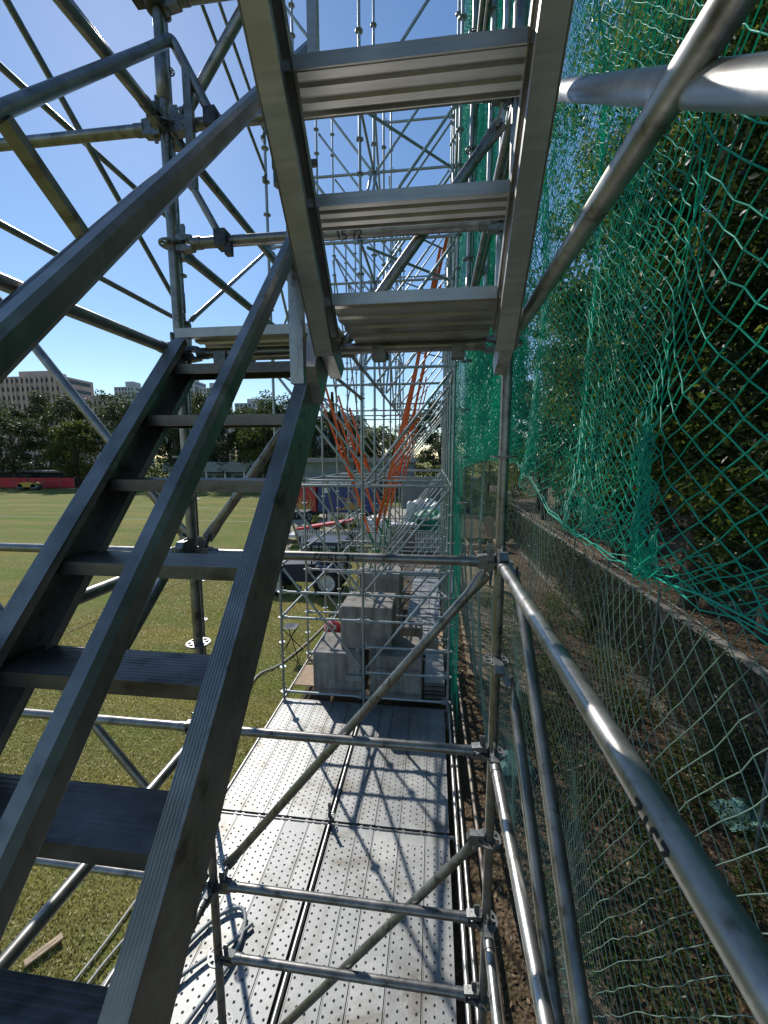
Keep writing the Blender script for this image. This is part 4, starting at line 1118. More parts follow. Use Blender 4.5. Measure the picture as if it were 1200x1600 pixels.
for i, (x, y, h, rd, kd) in enumerate(sorted(far_specs)):
    h *= 1.1
    cnt[kd] += 1
    lab = f'{wordsd[kd]} beyond the field, {NTH[cnt[kd]-1]} of its kind from the apartment block end'
    vkey = (kd, i % 2)
    if vkey not in srcs:
        m_ = {'d': 'leaf_dark', 'l': 'leaf_light', 'f': 'leaf_dark'}[kd]
        if kd == 'd' and i % 2: m_ = 'leaf_far'
        r_ = tree((x, y, GZ), h, rd, 6500 if kd != 'f' else 5200, .42 if kd != 'f' else .36, 100+i, lab, m_, 'trees across the field', base=.12 if kd != 'f' else .15, clumps=46 if kd != 'f' else 60, crad=1.5 if kd != 'f' else 1.0, trunk_r=.3, name='broadleaf_tree' if kd != 'f' else 'feathery_tree')
        srcs[vkey] = (r_, h, rd)
    else:
        s0, h0, r0_ = srcs[vkey]
        c_ = copy_tree(s0, (x, y, GZ)); c_['label'] = lab; c_.scale = (rd/r0_, rd/r0_, h/h0); c_.rotation_euler = (0, 0, i*1.3)
for i, (x, y, h) in enumerate(((-17.5, 58, 13.2), (-15.2, 61, 14.6), (-13.6, 58.5, 11.6))):
    tree((x, y, GZ), h, 1.25, 2600, .30, 300+i, f'{["first", "second", "third"][i]} slim columnar conifer behind the low building, counted from the field end', 'leaf_dark', 'columnar conifers', base=.05, trunk_r=.18, name='conifer_tree', cone=True)
hg = empty('hedge', (-35, 68.5, GZ), 'long dark hedge closing the view under the trees at the far field edge', 'hedge')
n = 15000; hx_ = RNG.uniform(-90, 6, n); hh_ = 3.4+1.1*smooth_noise(hx_*.13, hx_*.05, 71)
vs = leaf_quads(np.stack([hx_, 68.5+RNG.uniform(-1.1, 1.1, n), GZ+RNG.uniform(0, 1, n)**.7*hh_], 1), RNG.uniform(.3, .55, n), up=(.8, 0))
npmesh('foliage', vs, np.arange(len(vs)).reshape(-1, 4), M['leaf_dark'], hg)
mb = MB()
for q in range(24): mb.tube([(-88+q*4, 68.5, GZ-.1), (-88+q*4+.2, 68.5, GZ+2.6)], [.07, .03], 6)
mb.build('stems', M['bark'], hg)
# palms and bushes beyond the scaffold
def palm(loc, h, label, seed):
    root = empty('palm_tree', loc, label, 'tree'); rs = random.Random(seed); L = V(loc); mb = MB()
    mb.tube([L, L+V((.1, 0, h*.5)), L+V((.15, .05, h))], [.22, .17, .15], 9); mb.build('trunk', M['bark'], root)
    fb = MB(); top = L+V((.15, .05, h))
    for k in range(22):
        a = k*2.4; el = rs.uniform(-.2, 1.1); ln = rs.uniform(1.4, 2.1); pr = None
        for i in range(9):
            f = i/8; rr = ln*f; z = rr*math.sin(el)-.55*rr*rr/ln*1.2
            c = top+V((math.cos(a)*rr*math.cos(el*.7), math.sin(a)*rr*math.cos(el*.7), z)); sd_ = V((-math.sin(a), math.cos(a), 0)); wv = .30*math.sin(math.pi*min(1, f*.9+.1))
            for sg in (-1, 1):
                b = fb.add([c, c+sd_*sg*wv+V((0, 0, -.16))+V((math.cos(a), math.sin(a), 0))*.22, c+V((math.cos(a), math.sin(a), 0))*.09]); fb.face((b, b+1, b+2))
    fb.build('crown', M['leaf_far'], root)
palm((-9.2, 47, GZ), 7.0, 'taller of two palm trunks behind the red and blue trailers', 1)
palm((-10.4, 48, GZ), 6.2, 'shorter of two palm trunks behind the red and blue trailers', 2)
# --- the wood behind the net
wood = [(5.6, 1.4, 11.5, 3.3), (5.8, 4.4, 13, 3.4), (5.9, 7.6, 13, 3.4), (6.2, 10.5, 13, 3.6), (5.8, 13.5, 11.5, 3.2), (6.6, 17.5, 12, 3.5), (5.6, 21.5, 9.5, 3.0), (6.5, 26, 10, 3.6),
        (5.4, -1.6, 11.5, 3.3), (8.0, 3.0, 15, 3.8), (8.6, 7.0, 16, 3.8), (9.2, 12.0, 15, 4.0), (3.8, 30, 7.5, 2.8), (9.5, 20, 14, 4.2), (3.0, 38, 6.5, 2.8), (8.0, -1.5, 14, 3.6), (5.5, 6.0, 15, 3.2), (5.5, 9.2, 16, 3.3), (5.6, 12.0, 14.5, 3.2), (5.4, 2.8, 15, 3.2)]
wsrc = []
for i, (x, y, h, rd) in enumerate(wood):
    z = float(hillz(np.array(float(x)), np.array(float(y))))
    lab = (f'{NTH[i]} dark leafy tree from the viewer in the front row behind the net' if i < 8 else
           ['dark leafy tree beside the viewer, past the net', 'dark tree on the slope behind the front row, nearest of its row', 'dark tree on the slope, second behind the front row', 'dark tree on the slope, third behind the front row', 'tree at the far end of the long scaffold behind its top net corner', 'dark tree on the slope, farthest behind the front row', 'last tree visible between the net and the low wall', 'dark tree on the slope behind the viewer', 'tall tree crowding the net, its crown over the first two net poles', 'tall tree crowding the net, second of the inner row', 'tall tree crowding the net, third and farthest of the inner row', 'tall tree beside the guard rail, its crown above the thick sunlit brace'][i-8])
    if i < 3:
        r_ = tree((x, y, z), h, rd, 26000, .125, 500+i, lab, 'leaf_near' if i != 1 else 'leaf_dark', 'trees of the wood behind the net', base=.06, clumps=110, crad=.62, trunk_r=.14, name='wood_tree')
        wsrc.append((r_, h, rd))
    else:
        s0, h0, r0_ = wsrc[i % 3]
        c_ = copy_tree(s0, (x, y, z)); c_['label'] = lab; c_.scale = (rd/r0_, rd/r0_, h/h0); c_.rotation_euler = (0, 0, i*2.1)
# bough of large leaves reaching toward the net
pts, cc = crown_pts(1500, (2.35, 1.9, 1.2), (.75, 1.5, 1.7), 34, .30, 77, .2)
vs = leaf_quads(pts, RNG.uniform(.06, .12, len(pts)), up=(.8, -.5))
npmesh('bough_leaves', vs, np.arange(len(vs)).reshape(-1, 4), M['leaf_near'], wsrc[0][0])
mb = MB()
for p in cc[:14]:
    st = V((4.6, 1.7, 1.5)); mb.tube([st, st.lerp(V(p), .55)+V((0, 0, .25)), V(p)], [.03, .018, .005], 6)
mb.build('bough', M['bark'], wsrc[0][0])
# undergrowth bushes along the fence
bs = None
for i, (x, y, s_) in enumerate(((5.9, 2.6, .7), (6.0, 5.2, .7), (4.5, 6.4, .4), (5.9, 9.0, .7), (6.0, 12.2, .8), (4.45, 11.6, .45), (6.0, 18.5, .8), (4.0, 24, 1.0))):
    lab = f'leafy dark bush near the retaining wall, {NTH[i]} along it from the viewer'
    if bs is None:
        gz_ = float(hillz(np.array(x), np.array(y))); bs = empty('bush', (x, y, gz_), lab, 'bush', 'bushes behind the wire fence')
        pts, cc = crown_pts(5200, (x, y, gz_+1.35), (.85, 1.2, 1.45), 40, .35, 88, .35)
        vs = leaf_quads(pts, RNG.uniform(.05, .10, len(pts)), up=(.8, -.3)); npmesh('foliage', vs, np.arange(len(vs)).reshape(-1, 4), M['leaf_dark'], bs)
        mb = MB()
        for p in cc[:10]: mb.tube([(x, y, gz_), V((x, y, gz_)).lerp(V(p), .5)+V((.1, 0, 0)), V(p)], [.025, .016, .005], 5)
        mb.build('stem', M['bark'], bs)
    else:
        c_ = copy_tree(bs, (x, y, float(hillz(np.array(x), np.array(y))))); c_['label'] = lab; c_.scale = (s_, s_, s_*random.uniform(.85, 1.25)); c_.rotation_euler = (0, 0, i*1.1)
root = empty('retaining_wall', (5.0, 10, GZ), 'low dark retaining wall with a pale concrete coping behind the wire fence', 'wall')
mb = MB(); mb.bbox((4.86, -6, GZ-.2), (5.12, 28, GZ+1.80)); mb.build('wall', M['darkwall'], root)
mb = MB()
for q in range(28): mb.bbox((4.84, -6+q*1.214, GZ+1.80), (4.99, -6+q*1.214+1.205, GZ+1.87+random.uniform(-.012, .012)))
mb.build('coping', M['concrete'], root)
n = 16000
y = RNG.uniform(-2, 26, n); zz = GZ+RNG.uniform(0, 1, n)**.8*1.95
k = smooth_noise(y*.6, zz*1.2, 61) > -.16; y, zz = y[k], zz[k]
vs = leaf_quads(np.stack([4.83-RNG.uniform(0, .22, len(y)), y, zz], 1), RNG.uniform(.05, .11, len(y)), up=(.7, -.4))
npmesh('ivy', vs, np.arange(len(vs)).reshape(-1, 4), M['leaf_dark'], root)
# wire fence
root = empty('wire_fence', (4.3, 9, GZ), 'chain link fence with thin posts between the leaf litter and the dark bushes', 'fence')
def fx(y): return 3.75+.075*np.minimum(y, 9.5)+np.maximum(y-9.5, 0)*.0
ysf = np.arange(.6, 24, .11); zs = None
def pos_fence(Y, Z): return np.stack([fx(Y)+.01*np.sin(6*Y), Y, Z], -1)
p0, p1, r = net_geo(ysf, lambda Y: np.full_like(Y, GZ+.03), lambda Y: np.full_like(Y, GZ+2.35), .055, pos_fence, .0016)
strand_mesh('mesh', p0, p1, r, M['fencewire'], root)
for y in (2.2, 5.04, 8.13, 10.7, 13.2, 16, 19, 22):
    x = float(fx(y)); mb = MB(); mb.tube([(x-.03, y, GZ), (x-.03, y, GZ+2.5)], .022, 8); mb.lathe([(0, .0), (.026, -.01), (.026, -.03)], (x-.03, y, GZ+2.52), 8); mb.build('post', M['fencepost'], root)
mb = MB(); mb.tube([(float(fx(y)), y, GZ+2.37) for y in (.6, 4, 8, 9.5, 16, 24)], .012, 6); mb.build('top_wire', M['fencepost'], root)

# ================================================================== BUILDINGS
def windows_face(mbw, x0, x1, y, z0, z1, cols, rows, fw=.55, fh=.5, d=.12):
    dx = (x1-x0)/cols; dz = (z1-z0)/rows
    for i in range(cols):
        for j in range(rows):
            cx = x0+dx*(i+.5); cz = z0+dz*(j+.5); mbw.box((cx, y, cz), (dx*fw, d, dz*fh))
def tower(x, y, w_, d, h, label, wall, cols, rows, name='tower_block', bands=True, z0=GZ, rot=0):
    root = empty(name, (x, y, z0), label, 'building')
    mb = MB(); mb.bbox((x-w_/2, y-d/2, z0), (x+w_/2, y+d/2, z0+h)); mb.bbox((x-w_*.2, y-d*.2, z0+h), (x+w_*.22, y+d*.3, z0+h+min(4, h*.08)))
    if bands:
        dz = h/rows
        for j in range(1, rows): mb.box((x, y-d/2-.18, z0+dz*j), (w_*.96, .36, dz*.16))
        for i in range(0, cols+1): mb.box((x-w_/2+w_*i/cols, y-d/2-.3, z0+h/2), (w_/cols*(.5 if i % 3 else .3), .62 if i % 3 == 0 else .2, h*.995))
    mb.build('wall', M[wall], root)
    for j in range(rows):
        wb = MB(); zc = z0+h/rows*(j+.5); wb.box((x, y-d/2-.02, zc), (w_*.93, .1, h/rows*.46)); wb.build('window_band', M['glass'], root)
    for j in range(rows):
        sb = MB(); sb.box((x+w_/2, y, z0+h/rows*(j+.5)), (.1, d*.8, h/rows*.45)); sb.build('window_band', M['glass'], root)
    root.rotation_euler = (0, 0, rot); return root
tower(-166, 160, 34, 16, 37.5, 'broad pinkish apartment block with a stepped roof beyond the trees at the field edge', 'pinkwall', 15, 11, 'apartment_block')
mb = MB()
tower(-141, 164, 17, 16, 28.5, 'lower brownish wing of housing beside the pinkish apartment block', 'pinkwall', 8, 9, 'apartment_block')
tower(-194, 250, 13, 14, 49, 'slim grey tower rising behind the trees, nearest the apartment blocks', 'greybld', 6, 18)
tower(-163, 250, 9, 14, 50.5, 'grey glass tower split from its pair by the dark post', 'greybld', 4, 19)
tower(-152.5, 250, 10, 14, 52, 'pale tower standing just beside the dark post of the stair', 'greybld', 4, 19)
tower(-138, 252, 14, 14, 47.5, 'broad pale tower between dark post and the inner handrail', 'greybld', 6, 17)
tower(-114, 255, 19, 14, 38.5, 'lower pale building with stepped roof between the stair rails', 'greybld', 7, 13, 'stepped_building')
tower(-22, 90, 13, 9, 13.6, 'grey glazed building seen through the lattice behind the palms', 'greybld', 6, 5, 'office_building')
# low pavilion at the field edge
root = empty('pavilion', (-31, 62, GZ), 'long low pavilion with a deep flat grey roof at the far edge of the field', 'building')
mb = MB(); mb.bbox((-41, 61, GZ), (-9.5, 66, GZ+2.6)); mb.build('wall', M['greywall'], root)
mb = MB(); mb.bbox((-42.4, 59.8, GZ+2.75), (-9, 66.6, GZ+3.9)); mb.bbox((-42.1, 60.1, GZ+3.9), (-9.3, 66.3, GZ+4.25)); mb.build('roof', M['roofgrey'], root)
for i in range(10):
    x = -39.2+i*3.1; mb = MB(); mb.bbox((x-1.1, 60.9, GZ+.9), (x+1.1, 61.05, GZ+2.2)); mb.build('window', M['glass'], root)
mb = MB()
for i in range(11): mb.bbox((-41.6+i*3.1, 60.1, GZ), (-41.4+i*3.1, 60.3, GZ+2.76))
mb.build('column', M['white'], root)
root = empty('clubhouse', (-11, 51, GZ), 'grey low building with a dark lower front behind the trailers and the palms', 'building')
mb = MB(); mb.bbox((-19, 50, GZ), (-2.6, 56, GZ+4.4)); mb.build('wall', M['greywall'], root)
mb = MB(); mb.bbox((-19.4, 49.3, GZ+4.4), (-2.2, 56.4, GZ+4.9)); mb.bbox((-19.2, 49.5, GZ+2.3), (-2.4, 50, GZ+2.6)); mb.build('roof', M['roofgrey'], root)
for i in range(6):
    mb = MB(); mb.bbox((-18.3+i*2.6, 49.9, GZ+.3), (-16.2+i*2.6, 50.05, GZ+2.1)); mb.build('window', M['glass'], root)
root = empty('boundary_wall', (.5, 40, GZ), 'grey green boundary wall with a lighter coping behind the green tarpaulin', 'wall')
mb = MB(); mb.bbox((-3.2, 40, GZ), (4.6, 40.4, GZ+2.9)); mb.build('wall', M['greywall'], root)
mb = MB(); mb.bbox((-3.3, 39.9, GZ+2.9), (4.7, 40.5, GZ+3.1)); mb.build('coping', M['greybld'], root)
# red hoarding along the field edge
root = empty('red_hoarding', (-64, 57.5, GZ), 'long red sheet hoarding along the far edge of the field', 'hoarding')
mb = MB()
for i in range(10):
    x0 = -82+i*2.45; y0 = 56.9+(x0+82)*.10
    mb.beam((x0, y0, GZ+.95), (x0+2.42, y0+.245, GZ+.95), .04, 1.55, V((0, 0, 1)))
mb.build('sheet', M['redsheet'], root)
for i in range(11):
    x0 = -82.02+i*2.45; mb = MB(); mb.tube([(x0, 56.86+(x0+82)*.10, GZ), (x0, 56.86+(x0+82)*.10, GZ+1.85)], .035, 6); mb.build('post', M['fencepost'], root)
root = empty('low_shed', (-70, 63.5, GZ), 'dark low shed with a thin flat roof behind the red hoarding', 'shed')
mb = MB(); mb.bbox((-84, 62, GZ), (-61, 65, GZ+2.4)); mb.build('wall', M['darkcloth'], root)
mb = MB(); mb.bbox((-84.6, 61, GZ+2.5), (-60.6, 65.4, GZ+2.75)); mb.build('roof', M['greywall'], root)

# ================================================================== VEHICLES AND THINGS AROUND THE SCAFFOLD
def wheel(parent, c, r, w_, axis='y', rim='white'):
    mb = MB(); prof = [(r*.62, -w_/2), (r*.92, -w_/2), (r, -w_*.35), (r, w_*.35), (r*.92, w_/2), (r*.62, w_/2), (r*.62, -w_/2)]
    mb.lathe(prof, c, 20, axis); o = mb.build('wheel', M['black'], parent)
    mb = MB(); mb.lathe([(0, -w_*.32), (r*.2, -w_*.36), (r*.25, -w_*.2), (r*.55, -w_*.15), (r*.64, -w_*.42), (r*.64, w_*.42), (r*.55, w_*.15), (r*.25, w_*.2), (r*.2, w_*.36), (0, w_*.32)], c, 20, axis); mb.build('rim', M[rim], o)
    return o
# road roller by the hoarding
root = empty('road_roller', (-61.6, 55.6, GZ), 'small yellow road roller with a dark canopy parked by the red hoarding', 'roller')
x, y = -61.6, 55.6
mb = MB(); mb.prism([(-1.5, .5), (1.5, .5), (1.5, 1.05), (.6, 1.25), (-.4, 1.25), (-1.5, 1.0)], (x, y-.55, GZ), (1, 0, 0), (0, 0, 1), (0, 1, 0), 1.1); mb.build('body', M['yellow'], root)
mb = MB(); mb.bbox((x-.9, y-.6, GZ+2.2), (x+.8, y+.6, GZ+2.32)); 
for sx in (-.8, .7):
    for sy in (-.5, .5): mb.tube([(x+sx, y+sy, GZ+1.1), (x+sx, y+sy, GZ+2.2)], .035, 6)
mb.build('canopy', M['black'], root)
for sx in (-1.15, 1.15):
    mb = MB(); mb.lathe([(0, -.55), (.5, -.55), (.5, .55), (0, .55)], (x+sx, y, GZ+.5), 18, 'y'); mb.build('drum', M['cast'], root)
# tractor on the grass
def tractor():
    x, y = -4.65, 14.5
    root = empty('tractor', (x, y, GZ), 'dark navy compact tractor with white wheel rims parked on the grass beside the scaffold', 'tractor')
    mb = MB(); mb.prism([(-1.35, .42), (.4, .42), (.5, .95), (.35, 1.12), (-1.2, 1.05), (-1.4, .9)], (x, y-.33, GZ), (1, 0, 0), (0, 0, 1), (0, 1, 0), .66); mb.build('bonnet', M['navy'], root)
    mb = MB(); mb.prism([(.25, .5), (1.35, .5), (1.35, 1.0), (.9, 1.05), (.25, .9)], (x, y-.5, GZ), (1, 0, 0), (0, 0, 1), (0, 1, 0), 1.0); mb.build('body', M['navy'], root)
    mb = MB()
    for sx, sy in ((.3, -.5), (.3, .5), (1.25, -.5), (1.25, .5)): mb.tube([(x+sx, y+sy, GZ+.9), (x+sx*.98, y+sy, GZ+1.9)], .03, 6)
    mb.build('cab_frame', M['black'], root)
    mb = MB(); mb.prism([(.05, 1.88), (1.5, 1.88), (1.45, 2.0), (.1, 2.0)], (x, y-.62, GZ), (1, 0, 0), (0, 0, 1), (0, 1, 0), 1.24); mb.build('roof', M['navy'], root)
    mb = MB(); mb.bbox((x+.6, y-.25, GZ+1.0), (x+1.05, y+.25, GZ+1.14)); mb.bbox((x+1.0, y-.25, GZ+1.1), (x+1.12, y+.25, GZ+1.55)); mb.build('seat', M['black'], root)
    mb = MB(); mb.tube([(x+.2, y, GZ+1.05), (x+.38, y, GZ+1.38)], .02, 6); mb.lathe([(.17, -.012), (.19, 0), (.17, .012), (.15, 0), (.17, -.012)], (x+.4, y, GZ+1.4), 14); mb.build('steering_wheel', M['black'], root)
    for sx, r, w_ in ((-1.0, .36, .24), (.9, .52, .32)):
        for sy in (-.62, .62): wheel(root, (x+sx, y+sy, GZ+r), r, w_)
    for sy in (-.62, .62):
      mb = MB(); mb.prism([(.25, .75), (.5, 1.12), (1.3, 1.12), (1.55, .75), (1.5, .72), (1.26, 1.06), (.54, 1.06), (.3, .72)], (x, y+sy-.17, GZ), (1, 0, 0), (0, 0, 1), (0, 1, 0), .34)
      mb.build('mudguard', M['navy'], root)
tractor()
# trailers
def trailer(x0, x1, y, colr, label, seed):
    root = empty('trailer', ((x0+x1)/2, y, GZ), label, 'trailer'); h0, h1 = GZ+.7, GZ+2.95; w_ = 1.9
    mb = MB(); mb.bbox((x0, y, h0), (x1, y+w_, h1)); mb.build('body', M[colr], root)
    mb = MB(); mb.bbox((x0-.05, y-.05, h1), (x1+.05, y+w_+.05, h1+.22)); mb.build('roof', M['white'], root)
    mb = MB(); mb.bbox((x0, y+.1, GZ+.5), (x1, y+w_-.1, h0)); mb.build('chassis', M['black'], root)
    for fx_ in (.2, .32, .78):
        for yy in (y+.12, y+w_-.12): wheel(root, (x0+(x1-x0)*fx_, yy, GZ+.36), .36, .22, 'y', 'cast')
    rs = random.Random(seed); mb = MB(); cx = x0+(x1-x0)*.58
    for k in range(13):                                   # curling plume of painted flames
        a = -.2+3.3*k/12+rs.uniform(-.15, .15); L = rs.uniform(.55, 1.45); pr = None; b0 = V((cx, y-.004, h0+.15))
        for i in range(9):
            f = i/8; aa = a+1.5*f*f*(1 if k % 2 else -1)*.7; p = b0+V((math.cos(aa)*L*1.35*f, -.001*k, max(0, math.sin(aa))*L*1.15*f+.05)); wv = .055*math.sin(math.pi*min(1, f+.12))+.012
            n_ = V((-math.sin(aa), 0, math.cos(aa)))*wv
            p.x = min(max(p.x, x0+.1), x1-.1)
            cur = mb.add([p-n_, p+n_])
            if pr is not None: mb.face((pr, pr+1, cur+1, cur))
            pr = cur
    mb.build('painted_flames', M['flame'], root)
    mb = MB(); mb.bbox((x0+.35, y-.012, h1-.75), (x0+.95, y-.004, h1-.35)); mb.build('sign_plate', M['white'], root)
trailer(-11.9, -9.3, 31.5, 'red', 'red trailer with a white roof and painted yellow flames on its side', 3)
trailer(-9.1, -4.4, 31.4, 'blue', 'blue trailer with a white roof and painted orange flames on its side', 4)
# golf cart
x, y = -8.3, 23.4
root = empty('golf_cart', (x, y, GZ), 'white golf cart with a dark canopy parked on the pale path', 'golf cart')
mb = MB(); mb.prism([(-1.05, .3), (1.0, .3), (1.05, .75), (.3, .8), (.2, .45), (-.35, .45), (-.5, .85), (-1.0, .75)], (x, y-.55, GZ), (1, 0, 0), (0, 0, 1), (0, 1, 0), 1.1); mb.build('body', M['white'], root)
mb = MB(); mb.bbox((x-.9, y-.6, GZ+1.75), (x+.95, y+.6, GZ+1.84)); mb.build('canopy', M['black'], root)
mb = MB()
for sx, sy in ((-.75, -.5), (-.75, .5), (.85, -.5), (.85, .5)): mb.tube([(x+sx, y+sy, GZ+.7), (x+sx, y+sy, GZ+1.76)], .02, 6)
mb.build('canopy_post', M['black'], root)
mb = MB(); mb.bbox((x+.3, y-.45, GZ+.8), (x+.85, y+.45, GZ+.92)); mb.bbox((x+.8, y-.45, GZ+.9), (x+.92, y+.45, GZ+1.3)); mb.build('seat', M['darkcloth'], root)
for sx in (-.7, .7):
    for sy in (-.5, .5): wheel(root, (x+sx, y+sy, GZ+.23), .23, .16)
# picket fence runs
def picket(x0, x1, y, label):
    root = empty('picket_fence', ((x0+x1)/2, y, GZ), label, 'fence'); mb = MB(); n_ = int((x1-x0)/.13)
    for i in range(n_):
        xx = x0+.13*i; mb.prism([(0, 0), (.075, 0), (.075, .95), (.0375, 1.04), (0, .95)], (xx, y, GZ+.05), (1, 0, 0), (0, 0, 1), (0, 1, 0), .02)
    mb.build('pickets', M['white'], root)
    mb = MB(); mb.bbox((x0-.03, y+.02, GZ+.3), (x1, y+.05, GZ+.38)); mb.bbox((x0-.03, y+.02, GZ+.75), (x1, y+.05, GZ+.83)); mb.build('rail', M['white'], root)
picket(-7.2, -4.6, 21.4, 'white picket fence run in front of the red topped planter')
picket(-4.5, -2.3, 22.4, 'white picket fence run between the planter and the grey crate')
picket(-.9, .7, 21.0, 'white picket fence run in front of the green tarpaulin')
picket(-7.6, -4.9, 28.6, 'distant white picket fence run under the blue trailer')
root = empty('planter', (-6.0, 22.2, GZ), 'long planter box under a tilted orange red board behind the picket fence', 'planter')
mb = MB(); mb.bbox((-7.3, 21.9, GZ), (-4.5, 22.6, GZ+.8)); mb.build('box', M['darkcloth'], root)
mb = MB(); mb.beam((-7.6, 22.1, GZ+1.0), (-4.5, 22.3, GZ+1.5), .75, .12); mb.build('board', M['redsheet'], root)
for i, (x, y, s_) in enumerate(((-7.4, 24.6, .8), (-4.6, 24.2, .75), (-6.2, 26.5, .7))):
    root = empty('shrub', (x, y, GZ), ['yellow green shrub behind the red topped planter near the golf cart', 'yellow green shrub between planter board and grey crate', 'small shrub farther back under the blue trailer'][i], 'bush', 'shrubs by the trailers')
    pts, cc = crown_pts(1500, (x, y, GZ+s_), (s_*.7, s_*.7, s_*.8), 18, .25, 900+i, .2); vs = leaf_quads(pts, RNG.uniform(.09, .16, len(pts)), up=(.8, .2)); npmesh('foliage', vs, np.arange(len(vs)).reshape(-1, 4), M['leaf_light'], root)
    mb = MB(); mb.tube([(x, y, GZ), (x, y, GZ+s_)], .03, 5); mb.build('stem', M['bark'], root)
def drape(x0, x1, y0, y1, h, label, mat, seed, name='tarpaulin'):
    rs = np.random.default_rng(seed); n_ = 26; xs_ = np.linspace(0, 1, n_); Xa, Ya = np.meshgrid(xs_, xs_)
    e = np.minimum(np.minimum(Xa, 1-Xa), np.minimum(Ya, 1-Ya))
    Zz = GZ+.02+h*np.clip(e/.09, 0, 1)*(.86+.14*np.sin(9*Xa+3*Ya)*np.cos(7*Ya))+.05*rs.standard_normal(Xa.shape)*(e > .01)
    vv = np.stack([x0+(x1-x0)*Xa, y0+(y1-y0)*Ya, Zz], -1).reshape(-1, 3); ii = (np.arange(n_-1)[:, None]*n_+np.arange(n_-1)[None]).ravel()
    return tag(npmesh(name, vv, np.stack([ii, ii+1, ii+n_+1, ii+n_], 1), M[mat], None, ((x0+x1)/2, (y0+y1)/2, GZ), True), label, 'tarpaulin')
drape(-1.5, 1.0, 22.4, 25.4, 1.9, 'green tarpaulin draped over a tall heap behind the white pickets', 'greentarp', 5)
drape(-4.2, -2.5, 23.4, 25.0, 1.5, 'crumpled white sheet draped over a heap beside the grey crate', 'white', 6)
drape(-1.9, .9, 25.6, 27.4, 2.3, 'white crumpled sheet lying along the top behind the green tarpaulin', 'white', 8)
root = empty('grey_crate', (-1.6, 21.8, GZ), 'grey metal crate with a pale lid beside the green tarpaulin', 'crate')
mb = MB(); mb.bbox((-2.25, 21.3, GZ), (-.95, 22.3, GZ+1.35)); 
for i in range(5): mb.bbox((-2.2+i*.3, 21.27, GZ+.1), (-2.12+i*.3, 21.3, GZ+1.3))
mb.build('body', M['galv'], root)
mb = MB(); mb.bbox((-2.3, 21.2, GZ+1.35), (-.9, 22.4, GZ+1.43)); mb.build('lid', M['white'], root)
# folding stool and striped bag on the grass edge
x, y = -3.55, 9.55
root = empty('folding_stool', (x, y, GZ), 'grey fabric folding stool with thin black legs on the grass by the deck', 'stool')
mb = MB(); n_ = 7
b = mb.add([(x+.34*(i/(n_-1)-.5), y+.34*(j/(n_-1)-.5), GZ+.74-.07*math.sin(math.pi*i/(n_-1))*math.sin(math.pi*j/(n_-1))) for j in range(n_) for i in range(n_)])
for j in range(n_-1):
    for i in range(n_-1): mb.face((b+j*n_+i, b+j*n_+i+1, b+(j+1)*n_+i+1, b+(j+1)*n_+i), 0, True)
mb.build('seat', M['greyfabric'], root)
for sx, sy in ((1, 1), (1, -1), (-1, 1), (-1, -1)):
    mb = MB(); mb.tube([(x+sx*.17, y+sy*.17, GZ+.74), (x-sx*.24, y-sy*.22, GZ)], .011, 6); mb.build('leg', M['black'], root)
root = empty('cloth_bag', (-2.55, 9.9, DZ), 'red and pale striped bag lying on the deck edge by the concrete blocks', 'bag')
mb = MB(); mb.ell((-2.55, 9.9, DZ+.22), (.24, .18, .22)); mb.build('body', M['redcloth'], root)
mb = MB(); mb.tube([(-2.72, 9.75, DZ+.25), (-2.6, 9.70, DZ+.5), (-2.42, 9.75, DZ+.28)], .022, 6)
for q in (-.1, .06): mb.tube([(-2.55+q-.08, 9.73, DZ+.12), (-2.55+q, 9.70, DZ+.24), (-2.55+q+.05, 9.78, DZ+.36)], .022, 6)
mb.build('stripe', M['white'], root)
# cables and hoses
def spline(P, n=8):
    P = [V(p) for p in P]; Q = [P[0]]+P+[P[-1]]; out = []
    for i in range(1, len(Q)-2):
        for j in range(n):
            t_ = j/n; a, b, c, d = Q[i-1], Q[i], Q[i+1], Q[i+2]
            out.append(.5*((2*b)+(c-a)*t_+(2*a-5*b+4*c-d)*t_*t_+(3*b-a-3*c+d)*t_**3))
    out.append(P[-1]); return out
def cable(P, r, label, mat='cable', cat='cable'):
    mb = MB(); mb.tube(spline(P), r, 8); return tag(mb.build('hose' if mat == 'hose' else 'cable', M[mat]), label, cat)
g = GZ+.03
cable([(-2.95, 4.9, g), (-3.19, 5.34, g), (-3.63, 6.94, g), (-3.95, 8.3, g), (-3.6, 8.99, g), (-3.25, 10.6, g), (-3.1, 12.5, g), (-3.4, 15.5, g)], .022, 'pale cable curving over the grass beside the deck edge')
for i, (a, b) in enumerate((((-3.40, 2.5, g), (-3.26, 3.75, g)), ((-3.24, 2.4, g), (-3.05, 3.6, g)), ((-3.14, 2.3, g+.03), (-3.0, 3.4, g)), ((-3.02, 2.2, g), (-2.93, 3.3, g)))):
    m_ = (V(a)+V(b))/2+V((.03*(-1)**i, 0, 0)); cable([a, tuple(m_), b, tuple(V(b)+V((.08, .9, 0)))], .014, f'{NTH[i]} of the pale thin cables on the grass under the stairs, counted from the field')
z = DZ+.035
cable([(-2.25, 2.35, z), (-2.35, 2.8, z), (-2.15, 3.25, z), (-1.93, 3.42, z), (-1.80, 3.30, z), (-1.78, 3.0, z), (-1.92, 2.6, z), (-2.05, 2.3, z)], .019, 'grey hose looped on the deck beside the tower post', 'hose', 'hose')
cable([(-2.55, 2.2, z), (-2.3, 2.65, z+.02), (-2.05, 2.95, z), (-1.86, 3.12, z), (-1.72, 3.3, z)], .017, 'second grey hose crossing the loop on the deck', 'hose', 'hose')
cable([(-10.35, 9.2, g), (-10.3, 10.9, g), (-9.9, 16.7, g), (-9.5, 22, g)], .012, 'thin tan cord stretched over the grass of the field', 'wood', 'cord')
